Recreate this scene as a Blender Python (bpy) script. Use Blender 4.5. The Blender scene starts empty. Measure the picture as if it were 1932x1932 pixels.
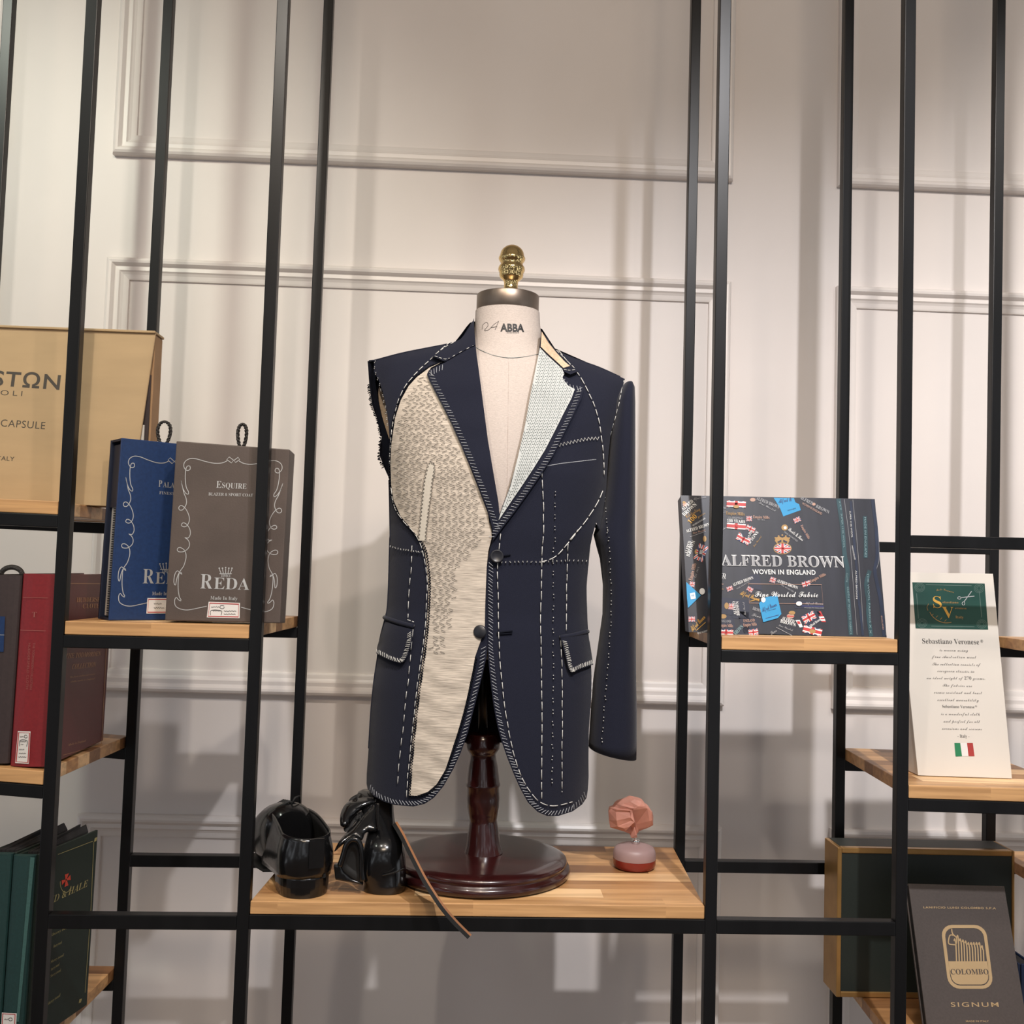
import bpy, bmesh, math, random
from mathutils import Vector, Matrix
from mathutils.geometry import delaunay_2d_cdt
random.seed(7)
sc = bpy.context.scene
COL = sc.collection
V = Vector
R = math.radians

# ------------------------------------------------------------------ camera
CAM = V((0.0, -1.56, 0.0))
F_PX = 1932.0
pi_, ya_, ro_ = R(3.274), R(2.055), R(1.681)
FW = V((math.sin(ya_) * math.cos(pi_), math.cos(ya_) * math.cos(pi_), math.sin(pi_)))
_rt = V((math.cos(ya_), -math.sin(ya_), 0))
_up = _rt.cross(FW)
AX = math.cos(ro_) * _rt + math.sin(ro_) * _up
BY = -math.sin(ro_) * _rt + math.cos(ro_) * _up
cd = bpy.data.cameras.new('camera')
cd.sensor_width = 36.0
cd.lens = 36.0 * F_PX / 1932.0
cd.clip_start = 0.02
cam = bpy.data.objects.new('camera', cd)
COL.objects.link(cam)
M = Matrix((AX, BY, -FW)).transposed().to_4x4()
M.translation = CAM
cam.matrix_world = M
sc.camera = cam

# ------------------------------------------------------------------ world, lamps, exposure
w = bpy.data.worlds.new('store_ambient')
sc.world = w
w.use_nodes = True
bg = w.node_tree.nodes['Background']
# noise backdrop for the unseen store: bright patches added for fill and reflections
_n = w.node_tree.nodes; _l = w.node_tree.links
_tc = _n.new('ShaderNodeTexCoord'); _no = _n.new('ShaderNodeTexNoise'); _rp = _n.new('ShaderNodeValToRGB')
_no.inputs['Scale'].default_value = 4.2; _no.inputs['Detail'].default_value = 1.5
_rp.color_ramp.elements[0].position = 0.50; _rp.color_ramp.elements[0].color = (0.115, 0.112, 0.112, 1)
_rp.color_ramp.elements[1].position = 0.60; _rp.color_ramp.elements[1].color = (0.93, 0.97, 1.03, 1)
_l.new(_tc.outputs['Generated'], _no.inputs[0]); _l.new(_no.outputs[0], _rp.inputs[0]); _l.new(_rp.outputs[0], bg.inputs[0])
bg.inputs[1].default_value = 1.25

def lamp(name, kind, loc, target, power, color, **kw):
    l = bpy.data.lights.new(name, kind)
    l.energy = power
    l.color = color
    for k, v in kw.items():
        setattr(l, k, v)
    o = bpy.data.objects.new(name, l)
    COL.objects.link(o)
    o.location = loc
    o.rotation_euler = (V(target) - V(loc)).to_track_quat('-Z', 'Y').to_euler()
    return o
WARM = (1.0, 0.87, 0.72)
NEUT = (1.0, 0.93, 0.86)
lamp('spotlight_left', 'SPOT', (-0.41, -0.89, 1.30), (-0.80, 0.68, -0.55), 34, (1.0, 0.92, 0.81), spot_size=R(104), spot_blend=1.0, shadow_soft_size=0.014)
lamp('spotlight_middle', 'SPOT', (0.054, -0.80, 1.18), (0.0, 0.40, -0.45), 24, (1.0, 0.86, 0.75), spot_size=R(92), spot_blend=1.0, shadow_soft_size=0.022)
lamp('spotlight_right', 'SPOT', (0.51, -1.40, 1.46), (0.92, 0.68, -0.95), 168, (0.98, 0.97, 1.0), spot_size=R(82), spot_blend=1.0, shadow_soft_size=0.022)
lamp('spotlight_far_left', 'SPOT', (-1.35, -0.80, 1.55), (-1.15, 0.68, 0.35), 60, (0.95, 1.0, 0.86), spot_size=R(84), spot_blend=1.0, shadow_soft_size=0.03)
lamp('spotlight_far_right', 'SPOT', (1.35, -0.90, 1.50), (1.95, 0.68, 0.15), 95, (1.0, 0.94, 0.88), spot_size=R(84), spot_blend=1.0, shadow_soft_size=0.03)
lamp('fill_area_light', 'AREA', (0.1, -2.6, 1.9), (0, 0, 0.1), 34, (1.0, 0.80, 0.60), shape='RECTANGLE', size=0.9, size_y=0.5)  # added unseen area light: soft fill, glossy reflections, warm wash on the upper wall

vs = sc.view_settings
vs.view_transform = 'Standard'
vs.look = 'None'
vs.gamma = 1.0
vs.exposure = 0.0
vs.use_curve_mapping = False

# ------------------------------------------------------------------ projection helpers
def ray(px, py):
    return FW + AX * ((px - 966.0) / F_PX) - BY * ((py - 966.0) / F_PX)
def P(px, py, Y):
    d = ray(px, py)
    return CAM + d * ((Y - CAM.y) / d.y)
def PZ(px, py, z):
    d = ray(px, py)
    return CAM + d * ((z - CAM.z) / d.z)
def proj(p):
    d = V(p) - CAM
    z = d.dot(FW)
    return (966 + F_PX * d.dot(AX) / z, 966 - F_PX * d.dot(BY) / z)
def zoomer(x0, y0, s):
    return lambda pts: [(x0 + u / s, y0 + v / s) for u, v in pts]
ZA = zoomer(660, 440, 3.331)
ZB = zoomer(660, 980, 3.331)

# ------------------------------------------------------------------ objects
ORG = {}
def put(o, parent=None, origin=None):
    COL.objects.link(o)
    if parent is not None:
        o.parent = parent
    ORG[o.name] = origin if origin is not None else (ORG[parent.name] if parent else V((0, 0, 0)))
    return o
def tag(o, label=None, cat=None, group=None, kind=None):
    if label: o['label'] = label
    if cat: o['category'] = cat
    if group: o['group'] = group
    if kind: o['kind'] = kind
    return o
def thing(name, loc, label, cat, group=None):
    o = bpy.data.objects.new(name, None)
    o.empty_display_size = 0.02
    o.location = loc
    put(o, None, V(loc))
    return tag(o, label, cat, group)

class MB:
    def __init__(s):
        s.v = []; s.f = []; s.sm = []
    def add(s, vs_, fs, smooth=False):
        b = len(s.v)
        s.v += [V(p) for p in vs_]
        for f in fs:
            s.f.append([b + i for i in f]); s.sm.append(smooth)
        return s
    def poly(s, pts):
        return s.add(pts, [list(range(len(pts)))])
    def hexa(s, p):          # 8 corners: 0-3 front ccw from bottom-left, 4-7 back
        return s.add(p, [(0, 1, 2, 3), (5, 4, 7, 6), (4, 0, 3, 7), (1, 5, 6, 2), (3, 2, 6, 7), (4, 5, 1, 0)])
    def box(s, a, b):
        (x0, y0, z0), (x1, y1, z1) = a, b
        return s.hexa([(x0, y0, z0), (x1, y0, z0), (x1, y0, z1), (x0, y0, z1), (x0, y1, z0), (x1, y1, z0), (x1, y1, z1), (x0, y1, z1)])
    def tube(s, path, r, n=6, closed=False, cap=True):
        path = [V(p) for p in path]
        L = len(path)
        rr = r if isinstance(r, (list, tuple)) else [r] * L
        vs_ = []
        ref = None
        for i, p in enumerate(path):
            a = path[(i - 1) % L] if (closed or i) else p
            b = path[(i + 1) % L] if (closed or i < L - 1) else p
            t = (b - a)
            if t.length < 1e-9: t = V((0, 0, 1))
            t.normalize()
            if ref is None:
                ref = t.cross(V((0, 1, 0)))
                if ref.length < 0.1: ref = t.cross(V((1, 0, 0)))
            ref = (ref - t * ref.dot(t)).normalized()
            b2 = t.cross(ref)
            for k in range(n):
                an = 2 * math.pi * k / n
                vs_.append(p + (ref * math.cos(an) + b2 * math.sin(an)) * rr[i])
        fs = []
        m = L if closed else L - 1
        for i in range(m):
            j = (i + 1) % L
            for k in range(n):
                k2 = (k + 1) % n
                fs.append((i * n + k, i * n + k2, j * n + k2, j * n + k))
        if cap and not closed:
            fs.append(tuple(range(n - 1, -1, -1))); fs.append(tuple((L - 1) * n + k for k in range(n)))
        return s.add(vs_, fs, n > 4)
    def loft(s, rings, closed=True, cap0=True, cap1=True, smooth=True):
        n = len(rings[0]); vs_ = [p for r in rings for p in r]; fs = []
        for i in range(len(rings) - 1):
            for k in range(n if closed else n - 1):
                k2 = (k + 1) % n
                fs.append((i * n + k, i * n + k2, (i + 1) * n + k2, (i + 1) * n + k))
        s.add(vs_, fs, smooth)
        if cap0: s.add(rings[0], [tuple(range(n - 1, -1, -1))])
        if cap1: s.add(rings[-1], [tuple(range(n))])
        return s
    def lathe(s, prof, base, axis=V((0, 0, 1)), n=40, cap=True):   # prof: (r, h)
        ax = V(axis).normalized()
        e1 = ax.cross(V((0, 1, 0))).normalized(); e2 = ax.cross(e1)
        rings = [[V(base) + ax * h + (e1 * math.cos(2 * math.pi * k / n) + e2 * math.sin(2 * math.pi * k / n)) * max(r, 1e-5) for k in range(n)] for r, h in prof]
        return s.loft(rings, True, cap, cap)
    def build(s, name, m, parent=None, label=None, bevel=0, solid=0, sub=0, kind=None, off=None):
        me = bpy.data.meshes.new(name)
        o = bpy.data.objects.new(name, me)
        put(o, parent)
        og = ORG[o.name]
        me.from_pydata([tuple(p - og) for p in s.v], [], s.f)
        me.polygons.foreach_set('use_smooth', s.sm)
        me.update()
        me.materials.append(m)
        if solid:
            md = o.modifiers.new('thickness', 'SOLIDIFY'); md.thickness = solid; md.offset = -1 if off is None else off
        if bevel:
            md = o.modifiers.new('bevel', 'BEVEL'); md.width = bevel; md.segments = 2; md.limit_method = 'ANGLE'
        if sub:
            md = o.modifiers.new('subd', 'SUBSURF'); md.levels = sub; md.render_levels = sub
        if label: o['label'] = label
        if kind: o['kind'] = kind
        return o

# ------------------------------------------------------------------ materials
def mat(name, col, rough=0.6, metal=0.0, var=0.0, scale=(20, 20, 20), bump=0.0, bscale=None, spec=0.5, sheen=0.0, coat=0.0, trans=0.0, alpha=1.0, sss=0.0):
    m = bpy.data.materials.new(name)
    m.use_nodes = True
    nt = m.node_tree
    b = nt.nodes['Principled BSDF']
    b.inputs['Base Color'].default_value = (*col, 1)
    b.inputs['Roughness'].default_value = rough
    b.inputs['Metallic'].default_value = metal
    b.inputs['Specular IOR Level'].default_value = spec
    b.inputs['Sheen Weight'].default_value = sheen
    b.inputs['Coat Weight'].default_value = coat
    b.inputs['Coat Roughness'].default_value = 0.08
    b.inputs['Transmission Weight'].default_value = trans
    b.inputs['Alpha'].default_value = alpha
    if sss:
        b.inputs['Subsurface Weight'].default_value = sss
        b.inputs['Subsurface Radius'].default_value = (0.01, 0.005, 0.004)
    if var or bump:
        tc = nt.nodes.new('ShaderNodeTexCoord')
        mp = nt.nodes.new('ShaderNodeMapping')
        mp.inputs['Scale'].default_value = scale
        nt.links.new(tc.outputs['Object'], mp.inputs[0])
        no = nt.nodes.new('ShaderNodeTexNoise')
        no.inputs['Scale'].default_value = 1.0
        no.inputs['Detail'].default_value = 4
        nt.links.new(mp.outputs[0], no.inputs[0])
        if var:
            mx = nt.nodes.new('ShaderNodeMix'); mx.data_type = 'RGBA'
            mx.inputs[6].default_value = (*[max(0, c * (1 - var)) for c in col], 1)
            mx.inputs[7].default_value = (*[min(1, c * (1 + var)) for c in col], 1)
            rp = nt.nodes.new('ShaderNodeValToRGB')
            rp.color_ramp.elements[0].position = 0.32; rp.color_ramp.elements[1].position = 0.68
            nt.links.new(no.outputs[0], rp.inputs[0])
            nt.links.new(rp.outputs[0], mx.inputs[0])
            nt.links.new(mx.outputs[2], b.inputs['Base Color'])
        if bump:
            n2 = no
            if bscale:
                mp2 = nt.nodes.new('ShaderNodeMapping'); mp2.inputs['Scale'].default_value = bscale
                nt.links.new(tc.outputs['Object'], mp2.inputs[0])
                n2 = nt.nodes.new('ShaderNodeTexNoise'); n2.inputs['Scale'].default_value = 1.0; n2.inputs['Detail'].default_value = 3
                nt.links.new(mp2.outputs[0], n2.inputs[0])
            bp = nt.nodes.new('ShaderNodeBump')
            bp.inputs['Strength'].default_value = bump
            bp.inputs['Distance'].default_value = 0.002
            nt.links.new(n2.outputs[0], bp.inputs['Height'])
            nt.links.new(bp.outputs[0], b.inputs['Normal'])
    return m

def wood_mat():
    m = bpy.data.materials.new('stave_wood')
    m.use_nodes = True
    nt = m.node_tree; N = nt.nodes; L = nt.links
    b = N['Principled BSDF']; b.inputs['Roughness'].default_value = 0.42
    tc = N.new('ShaderNodeTexCoord'); sp = N.new('ShaderNodeSeparateXYZ'); L.new(tc.outputs['Object'], sp.inputs[0])
    def mth(op, a, c):
        n = N.new('ShaderNodeMath'); n.operation = op
        for i, x in enumerate((a, c)):
            if x is None: continue
            if isinstance(x, (int, float)): n.inputs[i].default_value = x
            else: L.new(x, n.inputs[i])
        return n.outputs[0]
    row = mth('FLOOR', mth('DIVIDE', sp.outputs[1], 0.043), None)
    wn = N.new('ShaderNodeTexWhiteNoise'); wn.noise_dimensions = '1D'; L.new(row, wn.inputs['W'])
    seg = mth('FLOOR', mth('DIVIDE', mth('ADD', sp.outputs[0], mth('MULTIPLY', wn.outputs[0], 3.0)), 0.29), None)
    cb = N.new('ShaderNodeCombineXYZ'); L.new(row, cb.inputs[0]); L.new(seg, cb.inputs[1])
    w2 = N.new('ShaderNodeTexWhiteNoise'); w2.noise_dimensions = '2D'; L.new(cb.outputs[0], w2.inputs['Vector'])
    rp = N.new('ShaderNodeValToRGB')
    e = rp.color_ramp.elements
    e[0].position = 0.0; e[0].color = (0.26, 0.125, 0.05, 1)
    e[1].position = 1.0; e[1].color = (0.88, 0.60, 0.33, 1)
    for p_, c_ in ((0.35, (0.50, 0.27, 0.115, 1)), (0.7, (0.64, 0.38, 0.175, 1))):
        x = rp.color_ramp.elements.new(p_); x.color = c_
    L.new(w2.outputs[0], rp.inputs[0])
    mp = N.new('ShaderNodeMapping'); mp.inputs['Scale'].default_value = (5, 60, 90); L.new(tc.outputs['Object'], mp.inputs[0])
    ad = N.new('ShaderNodeVectorMath'); ad.operation = 'ADD'; L.new(mp.outputs[0], ad.inputs[0]); L.new(w2.outputs[1], ad.inputs[1])
    no = N.new('ShaderNodeTexNoise'); no.inputs['Scale'].default_value = 1; no.inputs['Detail'].default_value = 6; no.inputs['Distortion'].default_value = 0.6
    L.new(ad.outputs[0], no.inputs[0])
    r2 = N.new('ShaderNodeValToRGB'); r2.color_ramp.elements[0].position = 0.3; r2.color_ramp.elements[0].color = (0.62, 0.55, 0.48, 1)
    r2.color_ramp.elements[1].position = 0.62; r2.color_ramp.elements[1].color = (1.08, 1.05, 1.0, 1)
    L.new(no.outputs[0], r2.inputs[0])
    mx = N.new('ShaderNodeMix'); mx.data_type = 'RGBA'; mx.blend_type = 'MULTIPLY'; mx.inputs[0].default_value = 0.9
    L.new(rp.outputs[0], mx.inputs[6]); L.new(r2.outputs[0], mx.inputs[7]); L.new(mx.outputs[2], b.inputs['Base Color'])
    return m

MT = {}
MT['wall'] = mat('wall_paint', (0.75, 0.692, 0.655), 0.45, var=0.03, scale=(3, 3, 3), bump=0.08, bscale=(30, 30, 30))
MT['trim'] = mat('trim_paint', (0.77, 0.715, 0.675), 0.38, var=0.02, scale=(6, 6, 6))
MT['ceil'] = mat('ceiling_paint', (0.6, 0.58, 0.55), 0.9, var=0.02)
MT['floor'] = mat('floor_board', (0.16, 0.11, 0.075), 0.5, var=0.3, scale=(3, 25, 3))
MT['steel'] = mat('black_steel', (0.0055, 0.0055, 0.006), 0.36, metal=0.0, var=0.3, scale=(30, 30, 4), spec=0.28)
MT['wood'] = wood_mat()
MT['navy'] = mat('navy_wool', (0.0105, 0.0120, 0.0235), 0.85, var=0.10, scale=(900, 900, 900), bump=0.25, bscale=(1400, 1400, 1400), spec=0.15, sheen=0.12)
MT['navy_dark'] = mat('navy_lining', (0.006, 0.007, 0.012), 0.9, var=0.1, spec=0.1)
MT['canvas'] = mat('hair_canvas', (0.50, 0.435, 0.36), 0.9, var=0.30, scale=(45, 45, 900), bump=1.0, bscale=(14, 14, 70), spec=0.1)
MT['canvas_tape'] = mat('cotton_tape', (0.56, 0.51, 0.43), 0.9, var=0.05, scale=(300, 300, 300), spec=0.1)
MT['whitecanvas'] = mat('white_canvas', (0.50, 0.515, 0.495), 0.85, var=0.06, scale=(260, 260, 400), bump=0.6, bscale=(200, 200, 90), spec=0.1)
MT['melton'] = mat('beige_undercollar', (0.60, 0.44, 0.30), 0.9, var=0.15, scale=(260, 260, 260), spec=0.1)
MT['thread'] = mat('white_thread', (0.62, 0.61, 0.57), 0.7, var=0.05)
MT['thread_grey'] = mat('grey_thread', (0.36, 0.37, 0.39), 0.7, var=0.05)
MT['thread_dark'] = mat('dark_thread', (0.105, 0.092, 0.08), 0.8, var=0.05)
MT['thread_mint'] = mat('mint_thread', (0.20, 0.235, 0.23), 0.8, var=0.05)
MT['linen'] = mat('form_linen', (0.54, 0.47, 0.42), 0.85, var=0.08, scale=(260, 260, 900), bump=0.3, bscale=(500, 500, 900), spec=0.15)
MT['bronze'] = mat('bronze_band', (0.22, 0.175, 0.14), 0.38, metal=0.9, var=0.08, scale=(30, 30, 30))
MT['brass'] = mat('polished_brass', (0.80, 0.58, 0.26), 0.08, metal=1.0, var=0.03)
MT['mahogany'] = mat('mahogany', (0.028, 0.005, 0.005), 0.24, var=0.25, scale=(40, 40, 8), coat=0.5)
MT['ink'] = mat('black_ink', (0.010, 0.010, 0.011), 0.6, var=0.02)
MT['button'] = mat('black_button', (0.012, 0.012, 0.016), 0.35, var=0.05)
MT['leather'] = mat('black_patent', (0.005, 0.005, 0.0055), 0.20, var=0.1, bump=0.5, bscale=(28, 28, 28), spec=0.45, coat=0.25)
MT['leather_in'] = mat('black_leather_lining', (0.003, 0.003, 0.003), 0.7, var=0.1)
MT['tan'] = mat('tan_leather_edge', (0.30, 0.13, 0.055), 0.6, var=0.1)
MT['navyblue'] = mat('blue_book_cloth', (0.010, 0.034, 0.115), 0.5, var=0.12, scale=(200, 200, 200), spec=0.4)
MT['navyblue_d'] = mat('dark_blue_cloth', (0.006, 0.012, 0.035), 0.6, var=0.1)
MT['brown'] = mat('brown_cloth', (0.088, 0.066, 0.056), 0.55, var=0.14, scale=(12, 12, 12), bump=0.1, bscale=(400, 400, 400), spec=0.4)
MT['silver'] = mat('silver_foil', (0.66, 0.65, 0.63), 0.32, metal=0.55, var=0.03)
MT['kraft'] = mat('kraft_card', (0.43, 0.30, 0.165), 0.75, var=0.05, scale=(8, 8, 40))
MT['kraft_d'] = mat('kraft_edge', (0.36, 0.215, 0.11), 0.8, var=0.06)
MT['kraft_ink'] = mat('dark_brown_ink', (0.055, 0.045, 0.035), 0.7, var=0.02)
MT['page'] = mat('paper_page', (0.60, 0.58, 0.54), 0.8, var=0.1, scale=(5, 400, 5))
MT['page_d'] = mat('dark_swatch', (0.016, 0.015, 0.016), 0.9, var=0.3, scale=(60, 60, 60))
MT['red'] = mat('red_book_cloth', (0.21, 0.012, 0.016), 0.45, var=0.08, scale=(300, 300, 300))
MT['red_shaded'] = mat('shaded_red_cover', (0.125, 0.022, 0.022), 0.45, var=0.06, scale=(300, 300, 300))  # red cloth of the less lit cover, its shade put into the colour
MT['gold_foil'] = mat('gold_foil', (0.50, 0.26, 0.13), 0.4, metal=0.4, var=0.03)
MT['red_foil'] = mat('dull_foil', (0.30, 0.10, 0.085), 0.5, var=0.03)
MT['darkbrown'] = mat('dark_brown_cloth', (0.040, 0.026, 0.026), 0.55, var=0.1, scale=(200, 200, 200))
MT['teal'] = mat('green_book_cloth', (0.010, 0.040, 0.038), 0.55, var=0.12, scale=(300, 300, 300))
MT['teal_l'] = mat('green_edge', (0.045, 0.115, 0.105), 0.55, var=0.12, scale=(300, 300, 300))
MT['green_shaded'] = mat('shaded_green_cover', (0.012, 0.022, 0.017), 0.5, var=0.1, scale=(300, 300, 300))  # green cover darkened in colour for shade, next to the lit spine
MT['dim_gold'] = mat('dim_gold', (0.36, 0.31, 0.13), 0.5, var=0.05)
MT['cross_red'] = mat('cross_red', (0.55, 0.055, 0.03), 0.5, var=0.04)
MT['label_w'] = mat('sticker_paper', (0.72, 0.69, 0.66), 0.6, var=0.02)
MT['label_r'] = mat('sticker_red', (0.42, 0.035, 0.035), 0.6, var=0.02)
MT['slate'] = mat('slate_print', (0.026, 0.028, 0.038), 0.4, var=0.22, scale=(40, 5, 5), spec=0.4)
MT['slate2'] = mat('slate_patch', (0.020, 0.024, 0.045), 0.45, var=0.1, spec=0.4)
MT['white_print'] = mat('white_print', (0.72, 0.72, 0.70), 0.5, var=0.02)
MT['grey_print'] = mat('grey_print', (0.30, 0.30, 0.31), 0.5, var=0.02)
MT['gold_print'] = mat('gold_print', (0.36, 0.21, 0.065), 0.5, var=0.04)
MT['rose_print'] = mat('rose_print', (0.45, 0.27, 0.20), 0.5, var=0.04)
MT['cyan'] = mat('cyan_patch', (0.012, 0.26, 0.52), 0.5, var=0.04)
MT['flag_red'] = mat('flag_red', (0.48, 0.03, 0.03), 0.5, var=0.03)
MT['flag_blue'] = mat('flag_blue', (0.025, 0.03, 0.13), 0.5, var=0.03)
MT['ribbon'] = mat('teal_ribbon', (0.018, 0.055, 0.068), 0.4, var=0.25, scale=(80, 80, 30))
MT['ribbon_b'] = mat('blue_ribbon', (0.012, 0.020, 0.045), 0.4, var=0.25, scale=(80, 80, 30))
MT['teal_print'] = mat('pale_teal_print', (0.22, 0.34, 0.36), 0.5, var=0.03)
MT['cream'] = mat('cream_board', (0.66, 0.61, 0.54), 0.55, var=0.02, scale=(4, 4, 4))
MT['svgreen'] = mat('deep_green_print', (0.008, 0.055, 0.040), 0.45, var=0.08)
MT['svgreen_l'] = mat('sage_print', (0.10, 0.16, 0.135), 0.5, var=0.08)
MT['yellow'] = mat('yellow_gold_print', (0.62, 0.34, 0.055), 0.45, var=0.04)
MT['text_grey'] = mat('dark_grey_print', (0.07, 0.066, 0.062), 0.6, var=0.03)
MT['flag_green'] = mat('flag_green', (0.015, 0.19, 0.075), 0.55, var=0.03)
MT['flag_r2'] = mat('flag_red_italy', (0.36, 0.035, 0.03), 0.55, var=0.03)
MT['taupe'] = mat('taupe_cloth', (0.066, 0.052, 0.046), 0.6, var=0.08, scale=(300, 300, 300), bump=0.1)
MT['champagne'] = mat('champagne_foil', (0.56, 0.39, 0.21), 0.35, metal=0.35, var=0.03)
MT['gold_edge'] = mat('gold_edge', (0.40, 0.225, 0.075), 0.32, metal=0.6, var=0.15, scale=(20, 20, 20))
MT['boxgreen'] = mat('black_green_cloth', (0.012, 0.017, 0.013), 0.55, var=0.08, scale=(300, 300, 300))
MT['pink'] = mat('pink_stone', (0.50, 0.225, 0.165), 0.6, var=0.10, scale=(50, 50, 50), sss=0.25)
MT['frost'] = mat('frosted_glass', (0.46, 0.31, 0.30), 0.45, trans=0.4, var=0.03)
MT['redliq'] = mat('red_liquid', (0.25, 0.022, 0.014), 0.25, trans=0.3, var=0.05)
MT['chrome'] = mat('chrome', (0.75, 0.74, 0.72), 0.15, metal=1.0, var=0.03)
MT['cord'] = mat('braided_cord', (0.020, 0.016, 0.014), 0.45, var=0.5, scale=(500, 500, 500), bump=1.0)
MT['navy_book'] = mat('navy_cover', (0.006, 0.014, 0.04), 0.5, var=0.1)
# ------------------------------------------------------------------ room shell
WY = 0.68
def struct(name, mb, m, **k):
    return tag(mb.build(name, m, **k), kind='structure')
FLOOR, CEIL = -1.35, 2.05
struct('wall_back', MB().box((-3.0, WY, FLOOR), (3.0, WY + 0.08, CEIL)), MT['wall'])
struct('floor', MB().box((-3.0, -4.5, FLOOR - 0.05), (3.0, WY, FLOOR)), MT['floor'])
struct('ceiling', MB().box((-3.0, -4.5, CEIL), (3.0, WY, CEIL + 0.05)), MT['ceil'])
PROF = [(0, 0), (0, .013), (.003, .019), (.008, .022), (.013, .021), (.017, .016), (.019, .013), (.020, .0125), (.028, .013), (.031, .010), (.036, .0075), (.044, .006), (.047, .005), (.048, 0)]
def panel_frame(n, x0, x1, z0, z1):
    rings = []
    for (sx, sz) in ((0, 0), (1, 0), (1, 1), (0, 1)):
        ring = []
        for d, h in PROF:
            x = (x0 + d) if sx == 0 else (x1 - d)
            z = (z0 + d) if sz == 0 else (z1 - d)
            ring.append(V((x, WY - h, z)))
        rings.append(ring)
    mb = MB()
    k = len(PROF)
    vs_ = [p for r in rings for p in r]
    fs = []
    for i in range(4):
        j = (i + 1) % 4
        for q in range(k - 1):
            fs.append((i * k + q, i * k + q + 1, j * k + q + 1, j * k + q))
    mb.add(vs_, fs)
    struct('trim_%d' % n, mb, MT['trim'])
zA_ = P(800, 320, WY).z; zB_ = P(800, 511, WY).z; zC_ = P(930, 1320, WY).z; zD_ = P(900, 1548, WY).z
xl = P(206, 489, WY).x; xr = P(1377, 534, WY).x
x2 = P(1576, 546, WY).x
gap = x2 - xr
wd = xr - xl
cols = [(xl - gap - wd, xl - gap), (xl, xr), (x2, x2 + wd)]
n = 1
for a, b in cols:
    panel_frame(n, a, b, zA_, CEIL - 0.12); n += 1
    panel_frame(n, a, b, zC_, zB_); n += 1
    panel_frame(n, a, b, FLOOR + 0.2, zD_); n += 1
struct('baseboard_back', MB().box((-3, WY - 0.015, FLOOR), (3, WY, FLOOR + 0.12)), MT['trim'], bevel=0.004)

# ------------------------------------------------------------------ black steel frame
T = 0.018
YB = 0.315
shelf = thing('display_shelving', (0, 0.15, FLOOR), 'black square-tube steel display shelving frame standing in front of the white panelled wall', 'shelving')
def upright(ptop, pbot, Y, side):
    a, b = P(*ptop, Y), P(*pbot, Y)
    d = (b - a) / (b.z - a.z)
    top = a + d * (CEIL - 0.02 - a.z); bot = a + d * (FLOOR - a.z)
    h = T if side == 'L' else -T
    def ring(p): return [V((p.x, Y, p.z)), V((p.x + h, Y, p.z)), V((p.x + h, Y + T, p.z)), V((p.x, Y + T, p.z))]
    MB().loft([ring(bot), ring(top)], smooth=False).build('upright', MT['steel'], shelf, bevel=0.0012)
    return lambda z: (a + d * (z - a.z)).x + h / 2
UF = [upright((161, 20), (79, 1520), 0, 'L'), upright((522, 20), (441, 1860), 0, 'L'), upright((1380, 20), (1350, 1900), 0, 'R'), upright((1729, 20), (1714, 1520), 0, 'R')]
_d = UF[3](0) - UF[2](0)
def off_up(i, dx, Y, src):
    f = src[i]
    def g(z): return f(z) + dx
    rings = [[V((g(z) - T / 2, Y, z)), V((g(z) + T / 2, Y, z)), V((g(z) + T / 2, Y + T, z)), V((g(z) - T / 2, Y + T, z))] for z in (FLOOR, CEIL - 0.02)]
    MB().loft(rings, smooth=False).build('upright', MT['steel'], shelf, bevel=0.0012)
    return g
UFm = off_up(0, -_d, 0, UF); UF5 = off_up(3, _d, 0, UF); UF6 = off_up(3, 2 * _d, 0, UF)
UB = [upright((307, 20), (211, 1900), YB, 'L'), upright((610, 20), (533, 1850), YB, 'L'), upright((1323, 20), (1287, 1900), YB, 'R'), upright((1612, 20), (1592, 1700), YB, 'R'), upright((1898, 20), (1886, 1000), YB, 'R')]
UBm = off_up(0, UB[0](0) * 0 - _d, YB, UB); UB6 = off_up(4, _d, YB, UB)
UF = [UFm] + UF + [UF5, UF6]
UB = [UBm] + UB + [UB6]      # index: 0 outer left, 1..4 visible, 5, 6 outer right

def beam(p, q, Y, name='rail', h=T):     # p, q: world centres (x,z) -> horizontal rail between
    (xa, za), (xb, zb) = p, q
    mb = MB().hexa([(xa, Y, za - h / 2), (xb, Y, zb - h / 2), (xb, Y, zb + h / 2), (xa, Y, za + h / 2), (xa, Y + T, za - h / 2), (xb, Y + T, zb - h / 2), (xb, Y + T, zb + h / 2), (xa, Y + T, za + h / 2)])
    return mb.build(name, MT['steel'], shelf, bevel=0.0012)
def side_rail(i, z):
    xa, xb = UF[i](z), UB[i](z)
    mb = MB().hexa([(xa - T / 2, T, z - T / 2), (xa + T / 2, T, z - T / 2), (xa + T / 2, T, z + T / 2), (xa - T / 2, T, z + T / 2), (xb - T / 2, YB, z - T / 2), (xb + T / 2, YB, z - T / 2), (xb + T / 2, YB, z + T / 2), (xb - T / 2, YB, z + T / 2)])
    mb.build('side_rail', MT['steel'], shelf, bevel=0.0012)
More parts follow.
